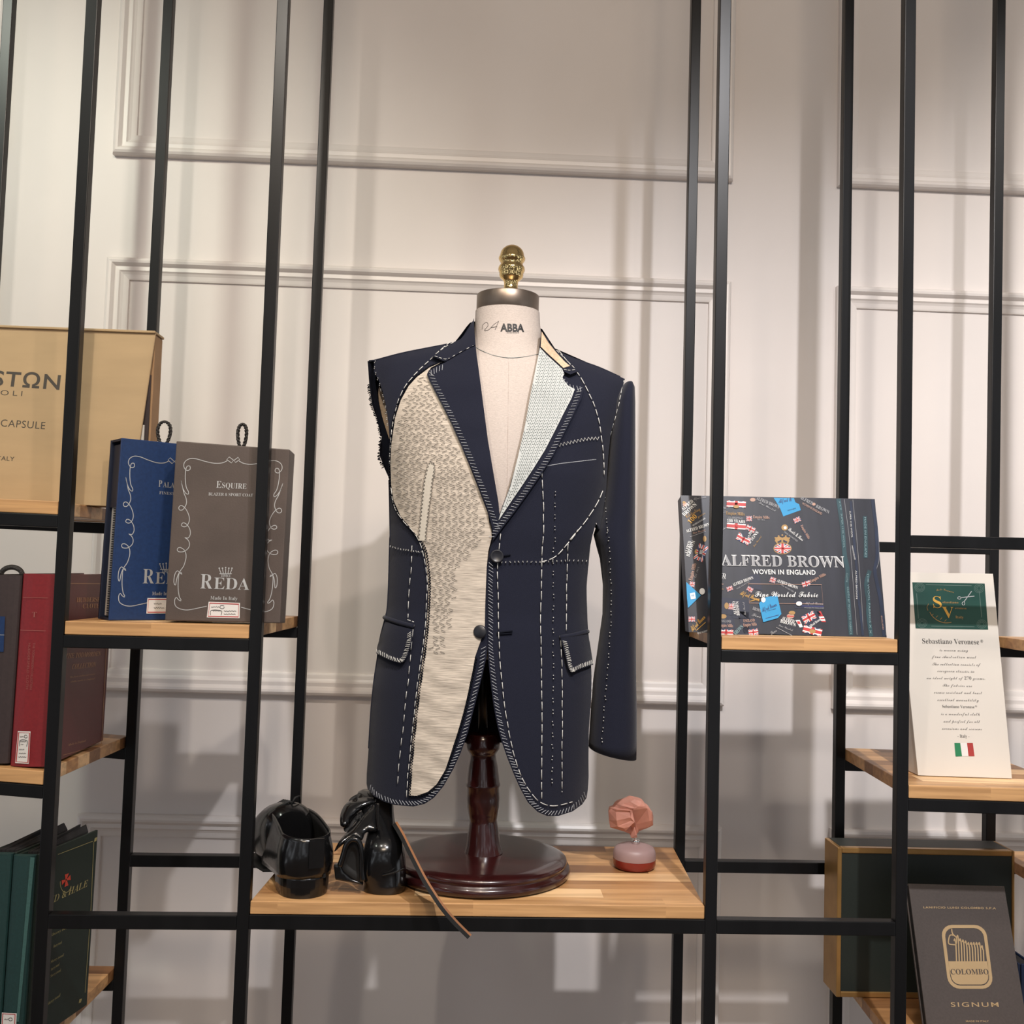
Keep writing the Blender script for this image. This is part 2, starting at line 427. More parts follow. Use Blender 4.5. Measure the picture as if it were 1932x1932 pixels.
# rail levels: (left upright, right upright, z at left, z at right) from the front face of each rail
def level(i, j, pl, pr, front=True, back=True, h=.019):
    a, b = P(*pl, 0), P(*pr, 0)
    s = (b.z - a.z) / (b.x - a.x)
    zf = lambda x: a.z + s * (x - a.x)
    zi, zj = zf(UF[i](a.z)), zf(UF[j](a.z))
    g = T / 2
    if front: beam((UF[i](zi) + g, zi), (UF[j](zj) - g, zj), 0, h=h)
    if back: beam((UB[i](zi) + g, zi), (UB[j](zj) - g, zj), YB, h=h)
    return lambda x: zf(x) + h / 2
z_cap = level(0, 1, (0, 978.5), (110, 983.5))
z_reda = level(1, 2, (125, 1210), (477, 1218))
z_red = level(0, 1, (0, 1488), (80, 1494.5))
z_mainL = level(1, 2, (90, 1739), (446, 1742), h=.021)
z_main = level(2, 3, (472, 1740), (1326, 1749), h=.0215)
z_mainR = level(3, 4, (1350, 1749), (1690, 1753.5), h=.021)
z_alf = level(3, 4, (1356, 1238), (1695, 1244))
z_seb = level(4, 5, (1717, 1519), (1932, 1526))
z_up = level(4, 5, (1717, 1021), (1932, 1026))
_lo = PZ(1600, 1869, 0)  # placeholder, replaced below
zc_board = P(1602, 1869, 0.235).z
zl_board = P(190, 1822, 0.33).z
def flat_level(i, j, z):
    g = T / 2
    beam((UF[i](z) + g, z), (UF[j](z) - g, z), 0); beam((UB[i](z) + g, z), (UB[j](z) - g, z), YB)
for _i in range(7):
    side_rail(_i, FLOOR + .06); side_rail(_i, CEIL - .10)
BT = 0.020
flat_level(4, 5, zc_board - BT - T / 2)
flat_level(0, 1, zl_board - BT - T / 2)
z56a = P(1932, 1203, 0.30).z
z56b = P(1925, 1614, 0.30).z
flat_level(5, 6, z56a - BT - T / 2)
flat_level(5, 6, z56b - BT - T / 2)

# ------------------------------------------------------------------ wooden shelf boards
def board(x0, x1, zrail, label, y0=0.001, y1=0.330, th=BT):
    (x0, x0b), (x1, x1b) = x0, x1
    za, zb = zrail(x0) + 0.0006, zrail(x1) + 0.0006
    cx, cz = (x0 + x1) / 2, (za + zb) / 2
    o = MB()
    o.hexa([(x0 - cx, y0 - .165, za - cz), (x1 - cx, y0 - .165, zb - cz), (x1 - cx, y0 - .165, zb + th - cz), (x0 - cx, y0 - .165, za + th - cz),
            (x0b - cx, y1 - .165, za - cz), (x1b - cx, y1 - .165, zb - cz), (x1b - cx, y1 - .165, zb + th - cz), (x0b - cx, y1 - .165, za + th - cz)])
    ob = o.build('shelf_board', MT['wood'], bevel=0.0012)
    ob.location = (cx, 0.165, cz)
    tag(ob, label, 'shelf board', 'wooden boards on the black frame')
    return lambda x: za + (zb - za) * (x - x0) / (x1 - x0) + th
G = T / 2 + 0.0008
def bx(i, j, z): 
    return (UF[i](z) + G, UB[i](z) + G), (UF[j](z) - G, UB[j](z) - G)
a, b = bx(0, 1, .05); t_cap = board(a, b, z_cap, 'oak stave shelf board under the large kraft cardboard box')
a, b = bx(1, 2, -.1); t_reda = board(a, b, z_reda, 'wooden shelf board under the blue and brown slipcases')
a, b = bx(0, 1, -.35); t_red = board(a, b, z_red, 'wooden shelf board under the red cloth-bound book')
a, b = bx(2, 3, -.5); t_main = board(a, b, z_main, 'wide stave-wood shelf board carrying the dress form and black shoes', th=0.019)
a, b = bx(3, 4, -.1); t_alf = board(a, b, z_alf, 'wooden shelf board under the dark box printed with flags')
a, b = bx(4, 5, -.35); t_seb = board(a, b, z_seb, 'wooden shelf board under the leaning cream display card')
a, b = bx(4, 5, zc_board); t_col = board(a, b, lambda x: zc_board - BT - .0006, 'wooden shelf board at lower right under the green and gold box')
a, b = bx(0, 1, zl_board); t_low = board(a, b, lambda x: zl_board - BT - .0006, 'wooden shelf board at lower left under the green books')
a, b = bx(5, 6, 0); board(a, b, lambda x: z56a - BT - .0006, 'wooden shelf board cut by the right frame edge beside the cream card')
board(a, b, lambda x: z56b - BT - .0006, 'wooden shelf board cut by the right frame edge above the sample book')
# ------------------------------------------------------------------ jacket geometry fields
YC = 0.165
def lerp_rows(rows):
    zs = [r[0] for r in rows]
    def f(z):
        if z >= zs[0]: return rows[0][1:]
        if z <= zs[-1]: return rows[-1][1:]
        for i in range(len(zs) - 1):
            if zs[i] >= z >= zs[i + 1]:
                t = (zs[i] - z) / (zs[i] - zs[i + 1]); t = t * t * (3 - 2 * t) * 0.5 + t * 0.5
                return [p + (q - p) * t for p, q in zip(rows[i][1:], rows[i + 1][1:])]
    return f
def rows_px(tab):
    out = []
    for y, xl_, xr_, *r in tab:
        a, b = P(xl_, y, YC), P(xr_, y, YC)
        out.append([(a.z + b.z) / 2, (a.x + b.x) / 2, (b.x - a.x) / 2] + list(r))
    return out
JR = lerp_rows(rows_px([(600, 860, 1056, .060), (640, 800, 1110, .070), (690, 692, 1192, .078), (760, 702, 1180, .094), (830, 716, 1160, .108), (900, 728, 1150, .118), (1000, 731, 1136, .116), (1060, 730, 1117, .112), (1150, 726, 1112, .112), (1200, 716, 1116, .116), (1300, 699, 1123, .120), (1400, 693, 1121, .122), (1520, 688, 1112, .124)]))
STOP = [(694, 684), (740, 668), (790, 655), (850, 640), (886, 612), (957, 585), (1020, 615), (1045, 656), (1080, 674), (1128, 692), (1179, 714), (1196, 724)]
STOP = [(p.x, p.z) for p in (P(x, y, YC) for x, y in STOP)]
def ztop(x):
    if x <= STOP[0][0]: return STOP[0][1]
    for (xa, za), (xb, zb) in zip(STOP, STOP[1:]):
        if x <= xb: return za + (zb - za) * (x - xa) / (xb - xa)
    return STOP[-1][1]
def dep(x, z, kz=0.13):
    cx, w_, A = JR(z)
    t = min(1.0, abs((x - cx) / w_))
    g = math.sqrt(max(0.0, 1 - t ** 2.3))
    u = max(0.0, min(1.0, (ztop(x) - z) / kz))
    h = math.sqrt(max(0.0, 1 - (1 - u) ** 2))
    return A * g * (0.12 + 0.88 * h)
def f_front(x, z): return YC - dep(x, z)
def f_back(x, z): return YC + dep(x, z) * 0.95
def onto(f, px, py, off=0.0):
    Y = 0.09
    for _ in range(14):
        p = P(px, py, Y)
        Y = 0.5 * Y + 0.5 * (f(p.x, p.z) - off)
    return P(px, py, Y)
def inside(pt, poly):
    x, y = pt; c = False
    for (x1, y1), (x2_, y2_) in zip(poly, poly[1:] + poly[:1]):
        if (y1 > y) != (y2_ > y) and x < (x2_ - x1) * (y - y1) / (y2_ - y1) + x1: c = not c
    return c
def smooth_path(pts, step=5.0, closed=False):
    # Catmull-Rom resampling in pixel space
    n_ = len(pts); out = []
    rng = range(n_ if closed else n_ - 1)
    for i in rng:
        p1, p2 = pts[i], pts[(i + 1) % n_]
        p0 = pts[(i - 1) % n_] if (closed or i > 0) else p1
        p3 = pts[(i + 2) % n_] if (closed or i < n_ - 2) else p2
        L_ = math.hypot(p2[0] - p1[0], p2[1] - p1[1]); m = max(1, int(L_ / step))
        for k in range(m):
            t = k / m; q = []
            for c in (0, 1):
                q.append(0.5 * (2 * p1[c] + (p2[c] - p0[c]) * t + (2 * p0[c] - 5 * p1[c] + 4 * p2[c] - p3[c]) * t * t + (3 * p1[c] - p0[c] - 3 * p2[c] + p3[c]) * t ** 3))
            out.append(tuple(q))
    if not closed: out.append(pts[-1])
    return out
def straight_path(pts, step=6.0, closed=True):
    out = []
    n_ = len(pts)
    for i in range(n_ if closed else n_ - 1):
        a, b = pts[i], pts[(i + 1) % n_]
        m = max(1, int(math.hypot(b[0] - a[0], b[1] - a[1]) / step))
        out += [(a[0] + (b[0] - a[0]) * k / m, a[1] + (b[1] - a[1]) * k / m) for k in range(m)]
    if not closed: out.append(pts[-1])
    return out
def tri_fill(poly, step):
    pts = [V(p) for p in poly]; nb = len(pts)
    xs = [p[0] for p in poly]; ys = [p[1] for p in poly]
    y = min(ys) + step / 2; row = 0
    while y < max(ys):
        x = min(xs) + (step / 2 if row % 2 else 0)
        while x < max(xs):
            if inside((x, y), poly) and min((p[0] - x) ** 2 + (p[1] - y) ** 2 for p in poly) > (step * .55) ** 2: pts.append(V((x, y)))
            x += step
        y += step * .87; row += 1
    r = delaunay_2d_cdt(pts, [], [list(range(nb))], 1, 1e-4)
    return [tuple(v) for v in r[0]], [tuple(f) for f in r[2]]
def panel(name, poly, m, parent, f=f_front, off=0.0, th=0.002, step=9, mode='iter', straight=True, kind=None, label=None, puff=None):
    poly = straight_path(poly, step * .8) if straight else smooth_path(poly, step * .8, True)
    vs2, fs = tri_fill(poly, step)
    def at(p, o):
        if puff: o = o + puff(*p)
        if mode == 'iter': return onto(f, p[0], p[1], o)
        q = P(p[0], p[1], YC); return V((q.x, f(q.x, q.z) - o, q.z))
    fr = [at(p, off) for p in vs2]; bk = [at(p, off - th) for p in vs2]
    mb = MB()
    # front faces should look to the camera (-Y)
    def orient(fc):
        a, b, c = (fr[i] for i in fc[:3])
        return fc if (b - a).cross(c - a).y < 0 else fc[::-1]
    fs = [orient(q) for q in fs]
    mb.add(fr, fs, True); mb.add(bk, [q[::-1] for q in fs], True)
    ed = {}
    for q in fs:
        for i in range(len(q)):
            e = (q[i], q[(i + 1) % len(q)])
            ed[e] = 1
    for (a, b) in list(ed):
        if (b, a) not in ed:
            mb.add([fr[b], fr[a], bk[a], bk[b]], [(0, 1, 2, 3)])
    return mb.build(name, m, parent, kind=kind, label=label)

def path_len(p): return [0] + list(__import__('itertools').accumulate(math.hypot(b[0] - a[0], b[1] - a[1]) for a, b in zip(p, p[1:])))
def along(p, cl, s):
    for i in range(len(p) - 1):
        if cl[i + 1] >= s:
            t = (s - cl[i]) / max(1e-9, cl[i + 1] - cl[i])
            return (p[i][0] + (p[i + 1][0] - p[i][0]) * t, p[i][1] + (p[i + 1][1] - p[i][1]) * t), (p[i + 1][0] - p[i][0], p[i + 1][1] - p[i][1])
    return p[-1], (p[-1][0] - p[-2][0], p[-1][1] - p[-2][1])
def dashes(mb, pts, on, gap, r, f=f_front, off=0.003, smooth=True, jit=0.12):
    p = smooth_path(pts, 4) if smooth else straight_path(pts, 4, False)
    cl = path_len(p); s = 0.0
    while s < cl[-1]:
        L_ = on * random.uniform(1 - jit, 1 + jit); e = min(s + L_, cl[-1])
        q = [along(p, cl, s + (e - s) * k / 3)[0] for k in range(4)]
        j = random.uniform(-.5, .5)
        q3 = [onto(f, x + j, y, off + (0.0006 if 0 < k < 3 else 0)) for k, (x, y) in enumerate(q)]
        mb.tube(q3, r, 5)
        s = e + gap * random.uniform(1 - jit, 1 + jit)
def overcast(mb, pts, spacing, length, ang, inset, r, f=f_front, off=0.003, side=1):
    p = smooth_path(pts, 3); cl = path_len(p); s = spacing / 2
    while s < cl[-1]:
        (x, y), (tx, ty) = along(p, cl, s)
        L_ = math.hypot(tx, ty) or 1; tx /= L_; ty /= L_
        nx_, ny_ = -ty * side, tx * side
        a = math.radians(ang + random.uniform(-7, 7))
        dx = tx * math.cos(a) + nx_ * math.sin(a); dy = ty * math.cos(a) + ny_ * math.sin(a)
        x0, y0 = x + nx_ * inset, y + ny_ * inset
        q = [onto(f, x0 + dx * length * k / 2, y0 + dy * length * k / 2, off + (0.0006 if k == 1 else 0)) for k in range(3)]
        mb.tube(q, r, 4); s += spacing * random.uniform(.9, 1.1)
def tacks(mb, pts, r, f=f_front, off=0.003, pair=3.2):
    for x, y in pts:
        for k in (-1, 1):
            c = onto(f, x + random.uniform(-1, 1), y + k * pair, off)
            mb.tube([c + V((0, 0.001, 0)), c - V((0, .0016, 0)), c - V((0, .0028, 0))], [r, r, r * .5], 6)
def spaced(pts, d):
    p = smooth_path(pts, 3); cl = path_len(p); out = []; s = 0
    while s <= cl[-1]: out.append(along(p, cl, s)[0]); s += d
    return out

# ------------------------------------------------------------------ dress form
zt = t_main(P(905, 1640, 0.16).x)
bc = PZ(906, 1630, zt)
form = thing('dress_form', (bc.x, 0.162, zt), 'linen tailor dress form with brass finial on a round mahogany stand', 'dress form')
base_c = V((bc.x, 0.162, zt + 0.0006))
MB().lathe([(0, 0), (.140, 0), (.1465, .003), (.148, .009), (.146, .014), (.141, .016), (.1405, .018), (.1425, .021), (.141, .0255), (.136, .0275), (.130, .030), (.120, .031), (0, .032)], base_c, n=72).build('round_base', MT['mahogany'], form)
# turned post
pp = [(1384, 26), (1386, 28.5), (1395, 31), (1405, 32), (1413, 31), (1420, 26), (1424, 24), (1432, 25), (1445, 27.5), (1462, 29.5), (1474, 30.5), (1478, 32), (1482, 32), (1485, 30.5), (1505, 31), (1522, 30), (1536, 27.5), (1546, 25.5), (1552, 26), (1562, 28), (1575, 29.5), (1590, 31), (1602, 34), (1607, 36)]
prof = []
ptop, pbot = P(911, 1384, .162), V((bc.x + .004, .162, zt + 0.032))
axis_ = (ptop - pbot).normalized()
for y, hw in reversed(pp):
    z = P(908, y, .162).z
    prof.append((hw / 1122.0, max(0.0, (z - pbot.z) / axis_.z)))
prof[0] = (prof[0][0], 0)
MB().lathe(prof, pbot, axis_, n=36).build('turned_post', MT['mahogany'], form)
MB().tube([ptop + axis_ * -.004, ptop + axis_ * .17], .008, 12).build('steel_rod', MT['steel'], form)
# torso
trow = [(590, 897, 1018, .054, .054), (612, 896, 1019, .054, .054), (640, 892, 1022, .057, .055), (662, 886, 1029, .060, .058), (680, 874, 1042, .064, .060), (694, 850, 1066, .068, .062), (712, 815, 1100, .072, .066), (735, 775, 1125, .078, .070), (770, 757, 1132, .086, .074), (850, 752, 1122, .097, .076), (930, 752, 1118, .100, .074), (1020, 754, 1108, .094, .07), (1080, 754, 1092, .088, .068), (1160, 748, 1090, .090, .075), (1235, 742, 1088, .092, .078)]
rings = []
for z, cx, w_, df, db in rows_px(trow):
    ring = []
    for k in range(56):
        a = 2 * math.pi * k / 56
        ring.append(V((cx + w_ * math.sin(a), YC - (df if math.cos(a) > 0 else db) * math.copysign(abs(math.cos(a)) ** .92, math.cos(a)), z)))
    rings.append(ring)
torso = MB().loft(rings[::-1]).build('torso', MT['linen'], form)
# neck seam and centre seam
TR = lerp_rows(rows_px(trow))
def f_torso(x, z):
    cx, w_, df, db = TR(z)
    t = min(1, abs((x - cx) / w_)); return YC - df * (max(0, 1 - t * t) ** .46)
m_ = MB()
m_.tube([onto(f_torso, x, y, .0004) for x, y in smooth_path([(893, 652), (906, 660), (930, 670), (960, 675), (990, 673), (1015, 668), (1024, 664)], 4)], .0005, 5)
m_.build('neck_seam', MT['thread_mint'], torso)
MB().tube([onto(f_torso, x, y, .0002) for x, y in straight_path([(960, 676), (956, 960)], 8, False)], .00035, 5).build('centre_seam', MT['linen'], torso)
# printed neck mark
def text_mesh(s, offset=0.0, shear=0.0, spacing=1.0):
    c = bpy.data.curves.new('lettering', 'FONT')
    c.body = s; c.resolution_u = 3; c.offset = offset; c.shear = shear; c.space_character = spacing
    o = bpy.data.objects.new('lettering', c)
    COL.objects.link(o)
    bpy.context.view_layer.update()
    me = o.evaluated_get(bpy.context.evaluated_depsgraph_get()).to_mesh()
    vs_ = [V((v.co.x, v.co.y, 0)) for v in me.vertices]; fs = [tuple(q.vertices) for q in me.polygons]
    bpy.data.objects.remove(o); bpy.data.curves.remove(c)
    return vs_, fs
def _map(s, A, a, dig):
    out = ''
    for ch in s:
        if 'A' <= ch <= 'Z': out += chr(A + ord(ch) - 65)
        elif 'a' <= ch <= 'z': out += chr(a + ord(ch) - 97)
        elif dig and '0' <= ch <= '9': out += chr(dig + ord(ch) - 48)
        else: out += ch
    return out
def serif(s): return _map(s, 0x1D400, 0x1D41A, 0x1D7CE)
def ital(s): return _map(s, 0x1D468, 0x1D482, 0x1D7CE)
def script(s): return _map(s, 0x1D4D0, 0x1D4EA, 0x1D7CE)
mb = MB()
vs_, fs = text_mesh('ABBA', 0.035)
x0 = min(v.x for v in vs_); x1 = max(v.x for v in vs_); hh = max(v.y for v in vs_)
mb.add([onto(f_torso, 944 + (v.x - x0) / (x1 - x0) * 45, 624.5 - v.y / hh * 14.5 + (v.x - x0) / (x1 - x0) * 1.0, .0006) for v in vs_], fs)
for x in range(956, 978, 3):
    mb.poly([onto(f_torso, xx, yy, .0006) for xx, yy in ((x, 628.3), (x + 2, 628.3), (x + 2, 627.2), (x, 627.2))])
mb.build('lettering', MT['ink'], torso)
m_ = MB()
for pl in ([(910, 621), (911, 613), (918, 608), (921, 614), (914, 623), (922, 622), (932, 612), (941, 606)], [(941, 606), (937, 615), (934, 622)], [(926, 618), (938, 616)]):
    m_.tube([onto(f_torso, x, y, .0004) for x, y in smooth_path(pl, 2)], .00035, 4)
m_.build('script_mark', MT['text_grey'], torso)
# bronze neck band and brass finial
nb0 = P(957.5, 593, YC); nb1 = P(958.5, 559, YC)
ax_ = (nb1 - nb0).normalized(); hN = (nb1 - nb0).length
rN = 59.5 / 1118
MB().lathe([(rN * .98, 0), (rN, .001), (rN, hN - .001), (rN * .99, hN), (0, hN)], nb0, ax_, n=56).build('neck_band', MT['bronze'], form)
fin = [(560, 18), (556, 18.5), (553, 16.5), (549, 14), (540, 13.2), (534, 13.6), (531, 16), (527, 21), (522, 23.2), (519, 22.5), (516, 24), (511, 25.8), (506, 24.8), (502, 21.6), (499, 21.2), (496, 23), (492, 25.4), (489, 25.6), (486, 24), (483, 23.2), (478, 22), (473, 19), (468.5, 14), (465.5, 8), (464, 0)]
fb = nb0 + ax_ * (hN + .0001)
z0f = P(965, 561, YC).z
fprof = [(hw / 1118.0, (P(965, y, YC).z - z0f)) for y, hw in fin]
MB().lathe(fprof, V((P(963, 561, YC).x, YC, fb.z)), (P(966, 464, YC) - P(962, 561, YC)).normalized(), n=40).build('finial', MT['brass'], form)

# ------------------------------------------------------------------ jacket
jk = thing('suit_jacket', (P(945, 1100, YC).x, YC, P(945, 1500, YC).z), 'half-finished navy suit jacket with exposed canvas and white basting stitches on the dress form', 'jacket')
# back body
backp = ZA([(112, 806), (150, 800), (400, 738), (640, 690), (755, 560), (900, 520), (1100, 520), (1210, 600), (1290, 720), (1560, 838), (1730, 915), (1690, 1150), (1610, 1480), (1560, 1750)]) + ZB([(1515, 100), (1495, 270), (1482, 420), (1486, 560), (1492, 690), (1505, 830), (1510, 1150), (1497, 1470)]) + ZB([(900, 1475), (700, 1475), (115, 1470), (135, 1300), (155, 1000), (180, 850), (228, 600), (240, 560), (250, 400), (255, 170), (258, 0)]) + ZA([(255, 1700), (245, 1545), (215, 1470), (188, 1400), (196, 1260), (165, 1150), (140, 1080), (123, 950)])
panel('back_panel', backp, MT['navy_dark'], jk, f=f_back, mode='plane', off=0, th=-0.003, step=12)
# lining seen through the open armhole
panel('armhole_lining', ZA([(150, 905), (185, 960), (215, 1030), (232, 1100), (250, 1290), (236, 1280), (215, 1220), (185, 1120), (160, 1000)]), MT['melton'], jk, f=lambda x, z: YC + .02, off=0.0, th=.002, step=6, mode='plane')
panel('armhole_facing', ZA([(112, 808), (150, 806), (165, 870), (158, 930), (170, 1010), (195, 1130), (222, 1220), (245, 1290), (250, 1390), (250, 1545), (215, 1470), (190, 1400), (200, 1280), (190, 1262), (165, 1150), (140, 1085), (122, 950)]), MT['navy_dark'], jk, f=lambda x, z: YC + .006, off=0.0, th=.003, step=6, mode='plane')
def join_strip(name, pts, bow):
    rows = []
    for x, y in smooth_path(pts, 8):
        a_ = onto(f_front, x, y, .0005); q = P(x, y, YC); b_ = V((q.x, f_back(q.x, q.z) + .001, q.z))
        rows.append([a_, a_.lerp(b_, .25) + bow * .8, a_.lerp(b_, .5) + bow, a_.lerp(b_, .75) + bow * .8, b_])
    return MB().loft(rows, closed=False, cap0=False, cap1=False).build(name, MT['navy'], jk, solid=.0015, off=0)
join_strip('side_panel', ZA([(247, 1550), (251, 1700), (255, 1932)]) + ZB([(253, 100), (249, 250), (244, 420), (236, 560), (223, 620), (191, 750), (173, 880), (153, 1010), (134, 1200), (119, 1440)]), V((-.0015, 0, 0)))
join_strip('side_panel', ZA([(1606, 1620), (1590, 1750), (1566, 1860)]) + ZB([(1544, 20), (1522, 97), (1508, 165), (1498, 270), (1485, 420), (1487, 560), (1493, 690), (1507, 830), (1515, 1000), (1512, 1150), (1499, 1330), (1497, 1460)]), V((.0015, 0, 0)))
join_strip('shoulder_seam', ZA([(120, 806), (152, 802), (290, 764), (400, 739), (520, 715), (640, 690), (700, 665), (772, 560)]), V((0, 0, .002)))
join_strip('shoulder_seam', ZA([(1210, 628), (1245, 668), (1272, 722), (1400, 785), (1560, 842), (1700, 905)]), V((0, 0, .002)))
# frayed armhole edge
m_ = MB()
for x, y in spaced(ZA([(122, 950), (140, 1085), (165, 1150), (196, 1262), (188, 1400), (215, 1470)]), 2.2):
    q = P(x, y, YC + .005)
    m_.tube([q, q + V((random.uniform(-.004, -.001), -.001, random.uniform(-.003, .003)))], .0008, 4)
m_.build('frayed_edge', MT['navy_dark'], jk)

L_out = ZA([(778, 545), (700, 665), (640, 690), (520, 716), (400, 740), (290, 765), (152, 803)]) + ZA([(152, 870), (180, 920), (205, 990), (228, 1090), (244, 1210), (250, 1300), (246, 1420), (246, 1545)]) + ZA([(250, 1700), (254, 1932)]) + ZB([(252, 100), (248, 250), (243, 420), (235, 560), (222, 620), (190, 750), (172, 880), (152, 1010), (133, 1200), (118, 1440), (106, 1600), (105, 1660), (112, 1695), (150, 1738), (210, 1772), (280, 1795), (400, 1804), (470, 1788), (530, 1748), (590, 1675), (650, 1570), (700, 1460), (742, 1340), (775, 1210), (808, 1080), (838, 960), (860, 860), (868, 760), (866, 600), (862, 450), (864, 300), (872, 200), (892, 120)]) + ZA([(900, 1900), (938, 1760), (925, 1640), (860, 1260), (820, 960), (792, 720)])
front_l = panel('front_panel', L_out, MT['navy'], jk, off=0.0, th=.003)
R_out = ZA([(1205, 620), (1245, 668), (1272, 722), (1400, 785), (1560, 842), (1728, 915), (1708, 990), (1690, 1060), (1662, 1170), (1640, 1260), (1625, 1400), (1620, 1480), (1612, 1600), (1594, 1750), (1570, 1860)]) + ZB([(1548, 20), (1526, 97), (1512, 165), (1501, 270), (1488, 420), (1490, 560), (1496, 690), (1510, 830), (1518, 1000), (1515, 1150), (1502, 1330), (1500, 1500), (1501, 1620), (1496, 1700), (1488, 1750), (1460, 1792), (1400, 1835), (1310, 1864), (1240, 1864), (1180, 1838), (1120, 1780), (1070, 1690), (1030, 1600), (990, 1500), (955, 1400), (928, 1300), (905, 1180), (888, 1050), (874, 920), (866, 800), (866, 600), (862, 450), (864, 300), (880, 190), (900, 120)]) + ZA([(905, 1905), (945, 1760), (1000, 1610), (1060, 1400), (1110, 1180), (1150, 950), (1180, 800)])
front_r = panel('front_panel', R_out, MT['navy'], jk, off=0.0015, th=.003)
# canvas on the unfinished side
canv = ZA([(585, 806), (500, 845), (420, 905), (370, 960), (320, 1050), (285, 1160), (262, 1320), (255, 1450), (260, 1580), (275, 1680), (320, 1780), (380, 1850), (430, 1915)]) + ZB([(440, 120), (470, 200), (485, 300), (495, 420), (490, 560), (480, 700), (462, 850), (440, 1000), (420, 1150), (400, 1330), (385, 1500), (375, 1650), (372, 1735), (420, 1737), (490, 1712), (545, 1665), (600, 1575), (640, 1455), (680, 1330), (715, 1210), (745, 1080), (770, 960), (788, 860), (820, 770), (848, 690), (850, 560), (860, 300), (870, 200), (893, 110), (885, 20)]) + ZA([(884, 1870), (868, 1760), (815, 1620), (740, 1430), (660, 1230), (590, 1090), (525, 950), (490, 880), (510, 845)])
canvas = panel('chest_canvas', canv, MT['canvas'], jk, off=.0032, th=.0022, step=8, puff=lambda x, y: .0011 * math.sin(y * .13 + 2.2 * math.sin(x * .05)) * min(1, max(.25, (y - 1150) / 120)))
cov = .0052
# zigzag dart tape
zz = ZA([(492, 1455), (510, 1440), (530, 1450), (535, 1490), (520, 1560), (512, 1640), (500, 1720), (490, 1800), (480, 1880), (478, 1932), (430, 1932), (438, 1840), (450, 1720), (460, 1620), (470, 1540)])
tape = panel('dart_tape', zz, MT['canvas_tape'], jk, off=cov, th=.0012, step=5)
def zigzag(mb, pts, amp, per, r, off, f=f_front):
    p = smooth_path(pts, 2); cl = path_len(p); q = []; s = 0; sg = 1
    while s < cl[-1]:
        (x, y), (tx, ty) = along(p, cl, s); L_ = math.hypot(tx, ty) or 1
        q.append(onto(f, x - ty / L_ * amp * sg, y + tx / L_ * amp * sg, off)); sg = -sg; s += per
    mb.tube(q, r, 4)
mb = MB()
zigzag(mb, ZA([(530, 1450), (532, 1490), (520, 1560), (512, 1640), (500, 1720), (490, 1800), (480, 1880), (478, 1930)]), 2, 3.6, .0005, cov + .001)
zigzag(mb, ZA([(530, 1450), (510, 1440), (492, 1452), (470, 1540), (460, 1620), (450, 1720), (438, 1840), (430, 1925)]), 2, 3.6, .0005, cov + .001)
mb.build('zigzag_stitch', MT['thread_dark'], tape)
# pad stitching, chevron rows
padreg = ZA([(560, 835), (420, 915), (320, 1060), (275, 1250), (265, 1450), (270, 1620), (330, 1780), (420, 1880)]) + ZB([(470, 170), (495, 300), (505, 430), (500, 560), (480, 860), (600, 850), (640, 700), (700, 300), (800, 180), (870, 80)]) + ZA([(870, 1840), (800, 1620), (720, 1420), (640, 1230), (560, 1060), (490, 900)])
zpoly = zz
mb = MB()
y = 700.0; row = 0
while y < 1240:
    x = 735 + random.uniform(0, 12)
    sl = 1 if row % 2 else -1
    if y > 1150 and random.random() < .2: y += 6.2; row += 1; continue
    while x < 935:
        c = (x, y + (x - 830) * .03 + random.uniform(-.8, .8))
        L_ = random.uniform(7.6, 11); dx, dy = L_ * .5, sl * L_ * .22
        e = [(c[0] - dx, c[1] - dy), (c[0] + dx, c[1] + dy)]
        if all(inside(t, padreg) for t in e) and not any(inside(t, zpoly) for t in e):
            mb.tube([onto(f_front, e[0][0], e[0][1], cov - .0001), onto(f_front, c[0], c[1], cov + .0005), onto(f_front, e[1][0], e[1][1], cov - .0001)], .00042, 4)
        x += 12.8
    y += 6.9; row += 1
mb.build('pad_stitching', MT['thread_dark'], canvas)
canvas['label'] = 'cream chest canvas covered in dark chevron stitches'
# canvas edge cords
mb = MB()
edge = ZA([(560, 812), (500, 838), (415, 898), (363, 955), (313, 1047), (278, 1158), (255, 1320), (248, 1450), (253, 1582), (268, 1684), (314, 1784), (376, 1856), (428, 1918)]) + ZB([(446, 130), (478, 200), (494, 300), (503, 420), (498, 560), (488, 700), (470, 850), (448, 1000), (428, 1150), (408, 1330), (392, 1500), (380, 1650), (376, 1735)])
for k, (x, y) in enumerate(spaced(edge, 2.6)):
    c = onto(f_front, x + (1.2 if k % 2 else -.6), y, .003); mb.tube([c + V((0, .001, 0)), c - V((0, .0016, 0))], [.0018, .0010], 5)
edge2 = ZB([(376, 1738), (420, 1742), (494, 1717), (550, 1670), (606, 1578), (646, 1458), (686, 1333), (721, 1213), (751, 1082), (776, 962), (794, 862)])
for k, (x, y) in enumerate(spaced(edge2, 2.6)):
    c = onto(f_front, x + (1.2 if k % 2 else -.6), y, .003); mb.tube([c + V((0, .001, 0)), c - V((0, .0016, 0))], [.0018, .0010], 5)
mb.build('pinked_edge', MT['navy_dark'], front_l)

